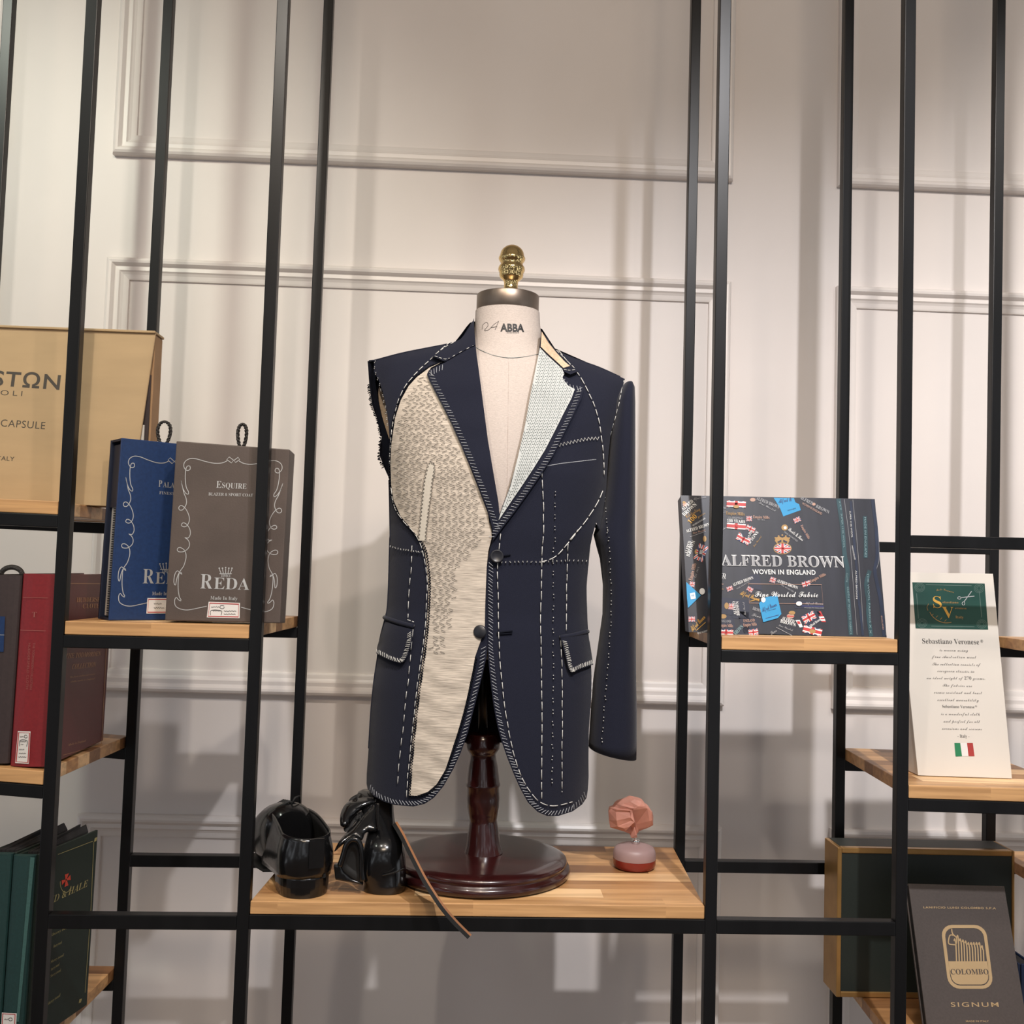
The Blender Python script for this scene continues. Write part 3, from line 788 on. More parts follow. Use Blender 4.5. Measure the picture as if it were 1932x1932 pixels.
# lapels and collar
lapL = ZA([(788, 700), (740, 722), (680, 755), (630, 788), (600, 812), (540, 838), (496, 862), (485, 885), (500, 925), (535, 990), (590, 1095), (640, 1195), (700, 1330), (760, 1470), (815, 1610), (865, 1740), (895, 1850), (903, 1920), (915, 1885), (943, 1785), (934, 1690), (905, 1520), (868, 1300), (838, 1070), (812, 870)])
lap_l = panel('lapel', lapL, MT['navy'], jk, off=.0095, th=.0055, step=8)
colL = ZA([(780, 532), (765, 575), (735, 625), (700, 662), (650, 690), (600, 715), (560, 742), (518, 770), (530, 778), (598, 806), (628, 790), (680, 758), (740, 724), (790, 702), (782, 620)])
col_l = panel('collar', colL, MT['navy'], jk, off=.0115, th=.0055, step=7)
lapR = ZA([(1195, 715), (1235, 758), (1290, 808), (1338, 848), (1350, 880), (1340, 905), (1356, 930), (1385, 950), (1425, 940), (1452, 950), (1468, 985), (1455, 1040), (1400, 1155), (1340, 1275), (1280, 1395), (1200, 1520), (1120, 1635), (1040, 1745), (960, 1850), (915, 1912), (900, 1932), (900, 1885), (930, 1800), (960, 1710), (1010, 1590), (1060, 1400), (1105, 1200), (1140, 1000), (1170, 850)])
lap_r = panel('lapel', lapR, MT['navy'], jk, off=.0095, th=.0055, step=8)
padw = ZA([(1195, 720), (1235, 762), (1290, 812), (1334, 852), (1348, 885), (1336, 905), (1346, 925), (1372, 958), (1414, 980), (1392, 1040), (1345, 1130), (1290, 1240), (1225, 1365), (1150, 1485), (1080, 1590), (1005, 1700), (935, 1805), (950, 1750), (1010, 1590), (1058, 1400), (1103, 1200), (1138, 1000), (1168, 850)])
padp = panel('lapel_canvas', padw, MT['whitecanvas'], jk, off=.0118, th=.002, step=7)
mb = MB()
for c in range(0, 26):
    # columns run parallel to the roll line
    x0_, y0_ = 1186 + c * 13.5, 640.0; ex, ey = -238.0, 1150.0
    nst = 62
    for k in range(nst):
        t = k / nst
        bow = 26 * math.sin(t * math.pi)
        u, v_ = x0_ + ex * t + bow, y0_ + ey * t
        s_ = 1 if c % 2 else -1
        a = ZA([(u - 5, v_ - 4 * s_ - 6), (u + 5, v_ + 4 * s_ + 6)])
        if all(inside(t_, padw) for t_ in a):
            m2 = ((a[0][0] + a[1][0]) / 2, (a[0][1] + a[1][1]) / 2)
            mb.tube([onto(f_front, *a[0], .0117), onto(f_front, *m2, .0124), onto(f_front, *a[1], .0117)], .00045, 4)
mb.build('pad_stitching', MT['thread_mint'], padp)
padp['label'] = 'pale canvas lapel facing with rows of small stitches'
colR = ZA([(1204, 612), (1222, 640), (1250, 680), (1295, 738), (1345, 795), (1412, 846), (1436, 858), (1428, 870), (1385, 888), (1352, 872), (1336, 850), (1290, 806), (1235, 757), (1195, 712)])
col_r = panel('collar', colR, MT['navy'], jk, off=.0115, th=.0055, step=7)
panel('undercollar', ZA([(1206, 618), (1224, 648), (1250, 690), (1300, 752), (1350, 806), (1384, 834), (1342, 846), (1296, 803), (1240, 752), (1200, 712)]), MT['melton'], jk, off=.013, th=.002, step=6, label='beige undercollar felt')

# right sleeve: tapering tube
srow = [(727, 1176, 1190, .028), (737, 1168, 1193.5, .040), (764, 1156, 1194.5, .048), (830, 1147, 1194.5, .054), (900, 1141, 1194.5, .055), (960, 1134, 1194.5, .055), (995, 1124, 1194.5, .055), (1010, 1119, 1194.5, .055), (1030, 1124, 1194.7, .055), (1055, 1131, 1195, .055), (1105, 1137, 1195.5, .054), (1160, 1136, 1196, .053), (1215, 1128, 1196, .052), (1285, 1118, 1197, .051), (1340, 1114, 1198, .050), (1398, 1110, 1198, .049)]
SR_ = rows_px(srow)
SRF = lerp_rows(SR_)
def f_sleeve(x, z):
    cx, w_, d_ = SRF(z)
    t = min(1, abs((x - cx) / w_)); return YC - .012 - d_ * max(0, 1 - t ** 2.2) ** .5
rings = []
zs_all = []
for i, (z, cx, w_, d_) in enumerate(SR_):
    rings.append([V((cx + w_ * math.copysign(abs(math.sin(a)) ** .9, math.sin(a)), YC - .012 - d_ * math.copysign(abs(math.cos(a)) ** .9, math.cos(a)), z)) for a in [2 * math.pi * k / 36 for k in range(36)]])
last = rings[-1]
cuff = []
cz0, cz1 = P(1109, 1414, .13).z, P(1198, 1435, .13).z
xa_, xb_ = min(p.x for p in last), max(p.x for p in last)
for p in last:
    t = (p.x - xa_) / (xb_ - xa_); cuff.append(V((p.x, p.y, cz0 + (cz1 - cz0) * (t ** .8))))
rings.append(cuff)
sl_in = [V((p.x * .94 + .06 * (xa_ + xb_) / 2, p.y * .94 + .06 * (YC - .012), p.z + .001)) for p in cuff]
rings.append(sl_in); rings.append([p + V((0, 0, .04)) for p in sl_in])
sleeve = MB().loft(rings, cap0=True, cap1=True).build('sleeve', MT['navy'], jk)

# pocket flaps, welts, breast pocket, buttons
fl = panel('pocket_flap', ZB([(222, 642), (300, 668), (392, 690), (390, 765), (366, 850), (345, 890), (318, 904), (250, 886), (165, 842), (172, 800), (198, 715)]), MT['navy'], jk, off=.008, th=.005, step=7, puff=lambda x, y: .002 * math.sin((y - 1165) / 90 * 3.14))
fr_ = panel('pocket_flap', ZB([(1326, 748), (1400, 735), (1492, 716), (1508, 770), (1530, 912), (1450, 940), (1395, 964), (1372, 935), (1355, 860)]), MT['navy'], jk, off=.009, th=.005, step=7, puff=lambda x, y: .002 * math.sin((y - 1195) / 70 * 3.14))
for pth in (ZB([(218, 616), (300, 645), (400, 672)]), ZB([(1322, 742), (1400, 728), (1495, 704)])):
    MB().tube([onto(f_front, x, y, .006) for x, y in smooth_path(pth, 5)], .0036, 8).build('pocket_welt', MT['navy'], jk)
MB().tube([onto(f_front, x, y, .0015) for x, y in straight_path(ZA([(1225, 1465), (1330, 1447), (1548, 1422)]), 6, False)], .0006, 5).build('breast_pocket_seam', MT['thread_grey'], front_r)
for (u, v_) in ((925, 232),):
    c = onto(f_front, *ZB([(u, v_)])[0], .006)
    mb = MB().lathe([(0, 0), (.0098, 0), (.0105, .0012), (.0104, .003), (.0092, .0038), (.0080, .0030), (0, .0028)], c, V((0, -1, .05)), n=28)
    bt = mb.build('button', MT['button'], jk)
    hb = MB()
    for dx in (-.0017, .0017):
        for dz in (-.0017, .0017): hb.lathe([(.0009, 0), (.0009, .0002), (0, .0002)], c + V((dx, -.0029, dz)), V((0, -1, 0)), n=8)
    hb.build('thread_hole', MT['ink'], bt)
c = onto(f_front, *ZB([(820, 706)])[0], .004)
MB().lathe([(0, 0), (.0098, 0), (.0105, .0012), (.0104, .003), (.009, .0042), (0, .0042)], c, V((-.25, -1, .1)), n=28).build('button', MT['button'], jk)
mb = MB()
mb.tube([onto(f_front, x, y, .0035) for x, y in straight_path(ZB([(925, 712), (1022, 702)]), 5, False)], .0014, 6)
mb.tube([onto(f_front, x, y, .0035) for x, y in straight_path(ZB([(925, 722), (1020, 716)]), 5, False)], .0012, 6)
mb.tube([onto(f_front, x, y, .0035) for x, y in straight_path(ZB([(965, 230), (1010, 222)]), 5, False)], .0012, 6)
mb.build('buttonhole', MT['navy_dark'], front_r)

# basting, tailor's tacks and overcast edges
RT = .00074
def part_st(name, fn, m='thread', par=None):
    mb = MB(); fn(mb); return mb.build(name, MT[m], par or jk)
seamL = ZA([(636, 680), (560, 742), (500, 800), (420, 875), (355, 950), (318, 1020), (287, 1110), (266, 1220), (255, 1340), (248, 1450)])
part_st('basting_stitch', lambda m: dashes(m, seamL, 11, 4, RT, off=.0035), par=front_l)
part_st('basting_stitch', lambda m: dashes(m, ZA([(258, 1600), (280, 1720), (330, 1800), (400, 1880), (430, 1925)]) + ZB([(455, 190), (478, 300), (486, 420), (480, 560), (470, 700), (452, 850), (430, 1000), (412, 1150), (392, 1330), (375, 1500), (362, 1650), (357, 1745)]), 13, 4, RT * .8, off=.004), 'thread', front_l)
part_st('basting_stitch', lambda m: (dashes(m, ZB([(392, 165), (385, 300), (372, 470), (365, 620)]), 14, 8, RT * .8, off=.0035), dashes(m, ZB([(398, 690), (385, 820), (372, 970), (352, 1130), (330, 1350), (310, 1530), (298, 1670)]), 14, 9, RT * .8, off=.0035), dashes(m, ZB([(362, 630), (402, 645)]), 6, 3, RT, off=.004)), par=front_l)
part_st('collar_basting', lambda m: (dashes(m, ZA([(535, 772), (600, 792), (625, 785)]), 5, 3, RT * .8, off=.0125), dashes(m, ZA([(540, 760), (600, 715), (660, 680)]), 7, 4, RT * .8, off=.0125)), par=col_l)
part_st('basting_stitch', lambda m: dashes(m, ZA([(642, 778), (700, 745), (775, 706)]), 10, 5, RT * .8, off=.0105), par=lap_l)
part_st('tailor_tacks', lambda m: (tacks(m, [(p[0], p[1]) for p in spaced(ZA([(158, 810), (157, 855), (175, 915), (195, 980), (215, 1060), (235, 1170), (240, 1215)]), 11)], RT * 1.1, off=.003, pair=1.6),), par=front_l)
part_st('waist_tacks', lambda m: tacks(m, spaced(ZB([(255, 170), (320, 188), (375, 195), (440, 205), (458, 200)]), 5), RT, off=.003, pair=.8), par=front_l)
part_st('waist_tacks', lambda m: tacks(m, spaced(ZB([(955, 270), (1100, 266), (1200, 268), (1300, 262), (1400, 258), (1500, 262)]), 8), RT, off=.004, pair=.8), par=front_r)
# right front
part_st('basting_stitch', lambda m: dashes(m, ZA([(1310, 735), (1400, 845), (1440, 890), (1490, 980), (1535, 1075), (1565, 1180), (1585, 1300), (1597, 1430), (1600, 1520)]), 13, 4, RT, off=.0045), par=front_r)
part_st('basting_stitch', lambda m: dashes(m, ZA([(1590, 1620), (1560, 1690), (1510, 1770), (1450, 1850), (1380, 1930)]) + ZB([(1440, 60), (1370, 150), (1290, 235), (1205, 268)]), 15, 4, RT * 1.1, off=.0045), par=front_r)
part_st('basting_stitch', lambda m: dashes(m, ZA([(1206, 1480), (1212, 1600), (1218, 1750), (1216, 1930)]) + ZB([(1212, 150), (1206, 300), (1202, 500), (1200, 700), (1204, 900), (1206, 1100), (1208, 1300), (1206, 1550), (1205, 1755)]), 17, 4, RT * .9, off=.0045), par=front_r)
part_st('basting_stitch', lambda m: (dashes(m, ZB([(1373, 150), (1366, 300), (1362, 480), (1360, 700)]), 15, 4, RT * .8, off=.0045), dashes(m, ZB([(1326, 750), (1334, 950), (1336, 1200), (1334, 1450), (1335, 1715)]), 15, 4, RT * .8, off=.0045)), par=front_r)
part_st('basting_stitch', lambda m: dashes(m, ZB([(948, 90), (935, 200), (928, 300), (932, 450), (936, 700), (942, 850), (960, 1050), (985, 1250), (1020, 1430), (1080, 1620), (1150, 1730), (1210, 1785), (1290, 1800), (1400, 1775)]), 14, 5, RT * .9, off=.0045), par=front_r)
part_st('tailor_tacks', lambda m: tacks(m, spaced(ZA([(1290, 1636), (1291, 1780), (1287, 1930)]) + ZB([(1280, 130), (1276, 300), (1280, 500), (1277, 720), (1278, 950), (1275, 1200), (1272, 1450), (1272, 1695)]), 21.8), RT * 1.15, off=.004), par=front_r)
part_st('tailor_tacks', lambda m: tacks(m, spaced(ZA([(1600, 1540), (1602, 1660), (1608, 1760), (1620, 1900)]) + ZB([(1620, 60), (1630, 180), (1640, 380), (1643, 560), (1637, 700), (1625, 870), (1612, 1050), (1597, 1200), (1588, 1330), (1580, 1425)]), 20), RT * 1.15, f=f_sleeve, off=.002), par=sleeve)
part_st('basting_stitch', lambda m: dashes(m, ZA([(1722, 925), (1700, 1030), (1672, 1150), (1650, 1215), (1635, 1290)]), 10, 4, RT * .9, f=f_sleeve, off=.002), par=sleeve)
part_st('zigzag_basting', lambda m: zigzag(m, ZA([(1296, 1336), (1400, 1312), (1500, 1292), (1568, 1290)]), 3.0, 3.3, RT * .7, .0045), par=front_r)
part_st('collar_basting', lambda m: (dashes(m, ZA([(1300, 735), (1345, 782), (1412, 848)]), 7, 3, RT * .8, off=.0125), dashes(m, ZA([(1345, 856), (1385, 862), (1422, 855)]), 5, 3, RT * .8, off=.0125)), par=col_r)
RG = .00048
part_st('edge_overcasting', lambda m: overcast(m, ZA([(590, 818), (520, 850), (492, 878), (512, 940), (560, 1035), (640, 1195), (720, 1372), (800, 1570), (860, 1725), (905, 1850)]), 6.2, 10, 62, 1.5, RG, off=.0102, side=-1), 'thread_grey', lap_l)
part_st('edge_overcasting', lambda m: overcast(m, ZA([(1350, 905), (1385, 945), (1450, 960), (1462, 990), (1400, 1150), (1340, 1270), (1280, 1390), (1200, 1515), (1120, 1630), (1040, 1740), (960, 1845), (905, 1920)]), 6.2, 10, 60, 1.5, RG, off=.0102, side=1), 'thread_grey', lap_r)
part_st('edge_overcasting', lambda m: overcast(m, ZB([(868, 260), (864, 450), (866, 620), (866, 800), (876, 920), (890, 1050), (907, 1180), (930, 1300), (957, 1400), (992, 1500), (1032, 1600), (1072, 1690), (1122, 1778), (1182, 1836), (1240, 1862), (1310, 1862), (1400, 1833), (1460, 1790), (1490, 1745)]), 6.4, 10, 55, 1.8, RG, off=.0040, side=-1), 'thread_grey', front_r)
part_st('edge_overcasting', lambda m: overcast(m, ZB([(862, 790), (852, 880), (836, 965), (806, 1082), (773, 1212), (740, 1342), (698, 1462), (648, 1572), (588, 1677), (528, 1746), (468, 1786), (400, 1802), (280, 1793), (210, 1770), (150, 1736), (110, 1690)]), 6.6, 10, 52, 1.8, RG, off=.0030, side=1), 'thread_grey', front_l)
part_st('edge_overcasting', lambda m: (overcast(m, ZB([(388, 700), (386, 765), (362, 850), (340, 890), (316, 902), (250, 884), (166, 842)]), 4.0, 8, 60, 1, RG * 1.1, off=.0105, side=1),), 'thread', fl)
part_st('edge_overcasting', lambda m: (overcast(m, ZB([(1332, 760), (1345, 800), (1358, 860), (1374, 933), (1396, 962), (1450, 938), (1528, 910)]), 3.6, 8, 60, 1, RG * 1.2, off=.0115, side=-1),), 'thread', fr_)
# ------------------------------------------------------------------ flat faces for print and stickers
ZL = zoomer(0, 560, 2.84); ZRD = zoomer(0, 1040, 4.2); ZG = zoomer(0, 1540, 4.927); ZF = zoomer(1260, 900, 4.2)
ZS = zoomer(1520, 960, 3.449); ZC = zoomer(1732, 1500, 4.47); ZX = zoomer(1500, 1480, 4.275); ZH = zoomer(470, 1470, 4.493); ZP = zoomer(1100, 1460, 8.78)
class Face:
    def __init__(s, bl, br, tl):
        s.o = V(bl); s.n = (V(br) - V(bl)).cross(V(tl) - V(bl)).normalized()
    def at(s, p, off=0.0):
        d = ray(*p); o = s.o + s.n * off
        return CAM + d * ((o - CAM).dot(s.n) / d.dot(s.n))
    def poly(s, mb, pts, off): mb.poly([s.at(p, off) for p in pts])
    def line(s, mb, pts, wpx, off, closed=False, smooth=True):
        p = smooth_path(pts, 2.0, closed) if smooth else (pts + [pts[0]] if closed else pts)
        if smooth and closed: p = p + [p[0]]
        L_, R_ = [], []
        for i in range(len(p)):
            a, b = p[max(0, i - 1)], p[min(len(p) - 1, i + 1)]
            if closed and i in (0, len(p) - 1): a, b = p[-2], p[1]
            tx, ty = b[0] - a[0], b[1] - a[1]; l = math.hypot(tx, ty) or 1
            nx_, ny_ = -ty / l * wpx / 2, tx / l * wpx / 2
            L_.append(s.at((p[i][0] + nx_, p[i][1] + ny_), off)); R_.append(s.at((p[i][0] - nx_, p[i][1] - ny_), off))
        m = len(p)
        mb.add(L_ + R_, [(i, i + 1, m + i + 1, m + i) for i in range(m - 1)])
    def text(s, mb, t, a, b, cap=None, off=.0004, wt=0.0, sp=1.0, shear=0.0):
        vs_, fs = text_mesh(t, max(wt, -.006), shear, sp)
        if not vs_: return
        x0, x1 = min(v.x for v in vs_), max(v.x for v in vs_)
        A, B = s.at(a, off), s.at(b, off)
        ex = (B - A); L_ = ex.length; ex.normalize(); ey = s.n.cross(ex)
        sx = L_ / (x1 - x0)
        if cap is None: sy = sx
        else:
            C = s.at((a[0] + (b[1] - a[1]) / math.hypot(b[0] - a[0], b[1] - a[1]) * cap, a[1] - (b[0] - a[0]) / math.hypot(b[0] - a[0], b[1] - a[1]) * cap), off)
            sy = abs((C - A).dot(ey)) / 0.69
        mb.add([A + ex * ((v.x - x0) * sx) + ey * (v.y * sy) for v in vs_], fs)
def ell(cx, cy, rx, ry, n_=24, a0=0, a1=2 * math.pi):
    return [(cx + rx * math.cos(a0 + (a1 - a0) * k / n_), cy + ry * math.sin(a0 + (a1 - a0) * k / n_)) for k in range(n_ + (0 if a1 - a0 > 6.2 else 1))]
def rrect(x0, y0, x1, y1, r, skew=0.0, n_=5):
    pts = []
    for cx, cy, a in ((x1 - r, y0 + r, -90), (x1 - r, y1 - r, 0), (x0 + r, y1 - r, 90), (x0 + r, y0 + r, 180)):
        pts += [(cx + r * math.cos(R(a + 90 * k / n_)), cy + r * math.sin(R(a + 90 * k / n_))) for k in range(n_ + 1)]
    return [(x + skew * (y - y0), y) for x, y in pts]
def rot_rect(cx, cy, w_, h, deg):
    c, s_ = math.cos(R(deg)), math.sin(R(deg))
    return [(cx + x * c - y * s_, cy + x * s_ + y * c) for x, y in ((-w_ / 2, -h / 2), (w_ / 2, -h / 2), (w_ / 2, h / 2), (-w_ / 2, h / 2))]
def sticker(face, parent, pts, inner, lines, off=.0006):
    a = MB(); face.poly(a, pts, off); st = a.build('sticker', MT['label_w'], parent)
    b = MB(); face.line(b, inner, 1.9, off + .0003, True, False); b.build('red_border', MT['label_r'], st)
    c = MB()
    for l in lines: face.line(c, l, .9, off + .0004)
    c.build('handwriting', MT['ink'], st)
def scrib(x0, x1, y, amp=1.6, n_=9, slope=0.0):
    return [(x0 + (x1 - x0) * k / n_, y + slope * (x1 - x0) * k / n_ + (amp if k % 2 else -amp) * random.uniform(.4, 1)) for k in range(n_ + 1)]

def planar(px4, Y4):
    c = [P(x, y, Y) for (x, y), Y in zip(px4, Y4)]
    c[2] = Face(c[0], c[1], c[3]).at(px4[2])
    return c
def quad_slab(fl_, fr_2, thick, mb=None):  # four front corners BL,BR,TR,TL -> slab going back
    bl, br, tr, tl = fl_
    n_ = (br - bl).cross(tl - bl).normalized()
    return (mb or MB()).hexa([bl, br, tr, tl] + [p - n_ * thick for p in (bl, br, tr, tl)])

# ------------------------------------------------------------------ brown and blue slipcases
def flourish(face, mb, ref, wpx=1.3):
    # ref(u,v) -> pixel, u,v in the zoomed brown slipcase frame
    left = [(1218, 878), (1190, 890), (1150, 892), (1100, 882), (1050, 868), (1015, 868), (990, 885), (985, 910), (1000, 930), (1018, 925), (1018, 908), (1003, 908), (995, 930), (993, 975), (998, 1020), (1010, 1045), (1008, 1058), (995, 1052), (980, 1025), (970, 985), (976, 1010), (985, 1050), (997, 1080), (998, 1110), (980, 1140), (962, 1142), (958, 1128), (970, 1118), (990, 1130), (1008, 1160), (1015, 1195), (1003, 1225), (985, 1232), (972, 1225), (978, 1212), (995, 1215), (1015, 1240), (1020, 1270), (1008, 1292), (990, 1290), (1005, 1300), (1015, 1320), (1010, 1345), (985, 1365), (955, 1365), (950, 1350), (965, 1343), (990, 1360), (997, 1395), (985, 1440), (965, 1470), (950, 1500), (940, 1545), (932, 1530), (936, 1490), (950, 1468), (965, 1480), (975, 1488), (972, 1478), (960, 1482), (955, 1520), (955, 1570), (962, 1610), (970, 1622), (968, 1630), (955, 1622), (945, 1610), (936, 1625), (940, 1655), (965, 1672), (1005, 1678), (1060, 1668), (1108, 1658)]
    face.line(mb, [ref(u, v_, 0) for u, v_ in left], wpx, .0004)
    face.line(mb, [ref(u, v_, 1) for u, v_ in left], wpx, .0004)
    for pts in ([(1215, 872), (1228, 858), (1252, 876), (1240, 890)], [(1254, 876), (1276, 860), (1284, 872), (1262, 888)]):
        face.line(mb, [ref(u, v_, 0) for u, v_ in pts], wpx, .0004, True, False)
def crown(face, mb, c, s):
    x, y = c
    face.line(mb, [(x - 11 * s, y + 5 * s), (x + 11 * s, y + 5 * s)], 1.5 * s, .0004, False, False)
    for k in (-2, -1, 0, 1, 2):
        face.line(mb, [(x + k * 4.2 * s, y + 4 * s), (x + k * 5.6 * s, y - 3.4 * s - (0 if k else 1) * s)], 1.2 * s, .0004, False, False)
        face.poly(mb, ell(x + k * 5.7 * s, y - 5.0 * s - (0 if k else 1) * s, 1.4 * s, 1.4 * s, 8), .0004)
def cord_loop(parent, base, h, wd_):
    for sgn, ph in ((1, 0), (1, math.pi)):
        pts = []
        for k in range(41):
            a = -math.pi * .5 + 2 * math.pi * (k / 40 * .94 + .03)
            r_ = .0016
            c = V((base.x + wd_ * math.cos(a) * (0.75 + .25 * math.sin(a)), base.y, base.z + h / 2 + h / 2 * math.sin(a)))
            t = k * 1.5 + ph
            pts.append(c + V((r_ * math.cos(t), r_ * math.sin(t), r_ * .5 * math.sin(t))))
        MB().tube(pts, .0019, 6).build('cord_loop', MT['cord'], parent)

zb = t_reda(P(420, 1175, .02).x) + .0008
yb_, yt_ = 0.0215, 0.0335
c4 = planar([(310.6, 1176), (528, 1178.5), (546.8, 848), (332.7, 831.8)], [yb_, yb_, yt_, yt_])
for i in (0, 1): c4[i].z = t_reda(c4[i].x) + .003
c4[2] = Face(c4[0], c4[1], c4[3]).at((546.8, 848))
brown = thing('slipcase', (P(420, 1176, .03).x, .03, zb), 'brown fabric-sample slipcase with silver scroll border and ESQUIRE lettering', 'slipcase', 'sample slipcases with cord loops')
quad_slab(c4, 0, .045).build('case', MT['brown'], brown, bevel=.0015)
FB = Face(c4[0], c4[1], c4[3])
rb_l = lambda u, v_: (u / 2.84, 560 + v_ / 2.84)
def ref_brown(u, v_, mirror):
    if mirror:
        ax0 = 1250 - (v_ - 872) * .064
        u = 2 * ax0 - u; v_ = v_ + (u - ax0) * .055
    return rb_l(u, v_)
mb = MB(); flourish(FB, mb, ref_brown); mb.build('scroll_border', MT['silver'], brown)
mb = MB()
T1 = lambda f, s, a, b, cap=None, **k: f.text(mb, s, rb_l(*a), rb_l(*b), cap, **k)
T1(FB, serif('E'), (1158, 1023), (1185, 1024), 13, wt=-.012); T1(FB, serif('SQUIRE'), (1189, 1024), (1320, 1030), 10.2, wt=-.012)
T1(FB, serif('BLAZER & SPORT COAT'), (1117, 1064), (1355, 1071), 5.6, wt=-.01)
T1(FB, serif('R'), (1072, 1563), (1137, 1565), 28, wt=-.012); T1(FB, serif('EDA'), (1145, 1565), (1335, 1571), 22, wt=-.012)
T1(FB, serif('1865'), (1183, 1500), (1233, 1502), 6, wt=-.01)
T1(FB, serif('Made In Italy'), (1127, 1622), (1272, 1626), 6.6, wt=-.012)
crown(FB, mb, rb_l(1209, 1469), 1.05)
mb.build('lettering', MT['silver'], brown)
sticker(FB, brown, [rb_l(*p) for p in ((1118, 1634), (1286, 1640), (1284, 1722), (1108, 1718))], [rb_l(*p) for p in ((1124, 1641), (1279, 1647), (1277, 1715), (1115, 1711))],
        [scrib(*[rb_l(1132, 0)[0], rb_l(1175, 0)[0]], rb_l(0, 1662)[1]), scrib(rb_l(1140, 0)[0], rb_l(1180, 0)[0], rb_l(0, 1682)[1]), scrib(rb_l(1200, 0)[0], rb_l(1265, 0)[0], rb_l(0, 1684)[1], 1), scrib(rb_l(1200, 0)[0], rb_l(1262, 0)[0], rb_l(0, 1700)[1], 1), [rb_l(*p) for p in ((1128, 1705), (1132, 1680), (1186, 1682), (1184, 1706))], [rb_l(*p) for p in ell(1190, 1662, 12, 9, 12)]])
cord_loop(brown, (c4[2] + c4[3]) / 2 + V((.008, .022, -.004)), .040, .0085)

th_ = R(37)
exb, eyb = V((math.cos(th_), math.sin(th_), 0)), V((-math.sin(th_), math.cos(th_), 0))
cb = P(205, 1172, .032); cb.z = t_reda(cb.x) + .0008
ht = P(222, 825.5, .034).z - cb.z
lean = V((.004, .004, 0))
wb, db = .165, .052
blue = thing('slipcase', (cb.x + .05, .08, cb.z), 'dark blue fabric-sample slipcase half hidden behind the brown one, pages showing at its side', 'slipcase', 'sample slipcases with cord loops')
up_ = V((0, 0, 1)) * ht + lean
# shell: front board, back board, top, bottom, right side; open on the left
sh = MB()
tk = .004
def blk(o, x0, x1, y0, y1, z0, z1):
    q = lambda x, y, z: o + exb * x + eyb * y + up_ * z
    return [q(x0, y0, z0), q(x1, y0, z0), q(x1, y0, z1), q(x0, y0, z1), q(x0, y1, z0), q(x1, y1, z0), q(x1, y1, z1), q(x0, y1, z1)]
MB().hexa(blk(cb, 0, wb, 0, tk, 0, 1)).build('front_board', MT['navyblue'], blue, bevel=.001)
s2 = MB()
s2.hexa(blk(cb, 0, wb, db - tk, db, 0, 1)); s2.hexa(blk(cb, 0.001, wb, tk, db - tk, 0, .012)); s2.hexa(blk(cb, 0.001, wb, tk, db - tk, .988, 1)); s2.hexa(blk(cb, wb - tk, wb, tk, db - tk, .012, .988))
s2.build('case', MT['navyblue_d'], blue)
MB().hexa(blk(cb, .006, wb - .006, .022, db - .012, .02, .62)).build('pages', MT['page'], blue)
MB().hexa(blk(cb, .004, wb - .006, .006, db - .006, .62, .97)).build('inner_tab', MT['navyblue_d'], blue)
m_ = MB()
for k in range(46):
    z = .02 + .6 * k / 46
    m_.hexa(blk(cb, .002, .02, .007, .020, z, z + .0085))
m_.build('pinked_swatches', MT['page_d'], blue)
FBL = Face(cb, cb + exb * wb, cb + up_)
# reuse the flourish: map the brown frame onto the blue front through its own width and height
P0, P1, P3 = cb, cb + exb * wb, cb + up_
def ref_blue(u, v_, mirror):
    if mirror:
        ax0 = 1250 - (v_ - 872) * .064; u = 2 * ax0 - u
    s_ = (u - (945 - (v_ - 772) * .0645)) / 612.0; t_ = 1 - (v_ - 775) / 978.0
    return proj(P0 + (P1 - P0) * s_ + (P3 - P0) * t_)
mb = MB(); flourish(FBL, mb, ref_blue, 1.4); mb.build('scroll_border', MT['silver'], blue)
mb = MB()
fx = lambda u, v_: ref_blue(u, v_, 0)
FBL.text(mb, serif('P'), fx(1160, 1024), fx(1180, 1024), 13, wt=-.012); FBL.text(mb, serif('ALADIO'), fx(1186, 1024), fx(1320, 1024), 10.2, wt=-.012)
FBL.text(mb, serif('FINEST WOOL'), fx(1165, 1064), fx(1340, 1064), 5.6, wt=-.01)
FBL.text(mb, serif('R'), fx(1072, 1555), fx(1137, 1555), 28, wt=-.012); FBL.text(mb, serif('EDA'), fx(1145, 1555), fx(1335, 1555), 22, wt=-.012)
FBL.text(mb, serif('1865'), fx(1183, 1492), fx(1233, 1492), 6, wt=-.01); FBL.text(mb, serif('Made In Italy'), fx(1127, 1618), fx(1272, 1618), 6.6, wt=-.012)
crown(FBL, mb, fx(1209, 1461), 1.05)
mb.build('lettering', MT['silver'], blue)
sticker(FBL, blue, [fx(*p) for p in ((1100, 1634), (1286, 1634), (1286, 1718), (1095, 1718))], [fx(*p) for p in ((1107, 1641), (1279, 1641), (1279, 1711), (1102, 1711))], [scrib(fx(1125, 0)[0], fx(1170, 0)[0], fx(1125, 1665)[1]), scrib(fx(1125, 0)[0], fx(1185, 0)[0], fx(1125, 1688)[1])])
cord_loop(blue, cb + exb * .075 + eyb * .026 + up_ + V((.0, 0, -.004)), .040, .013)

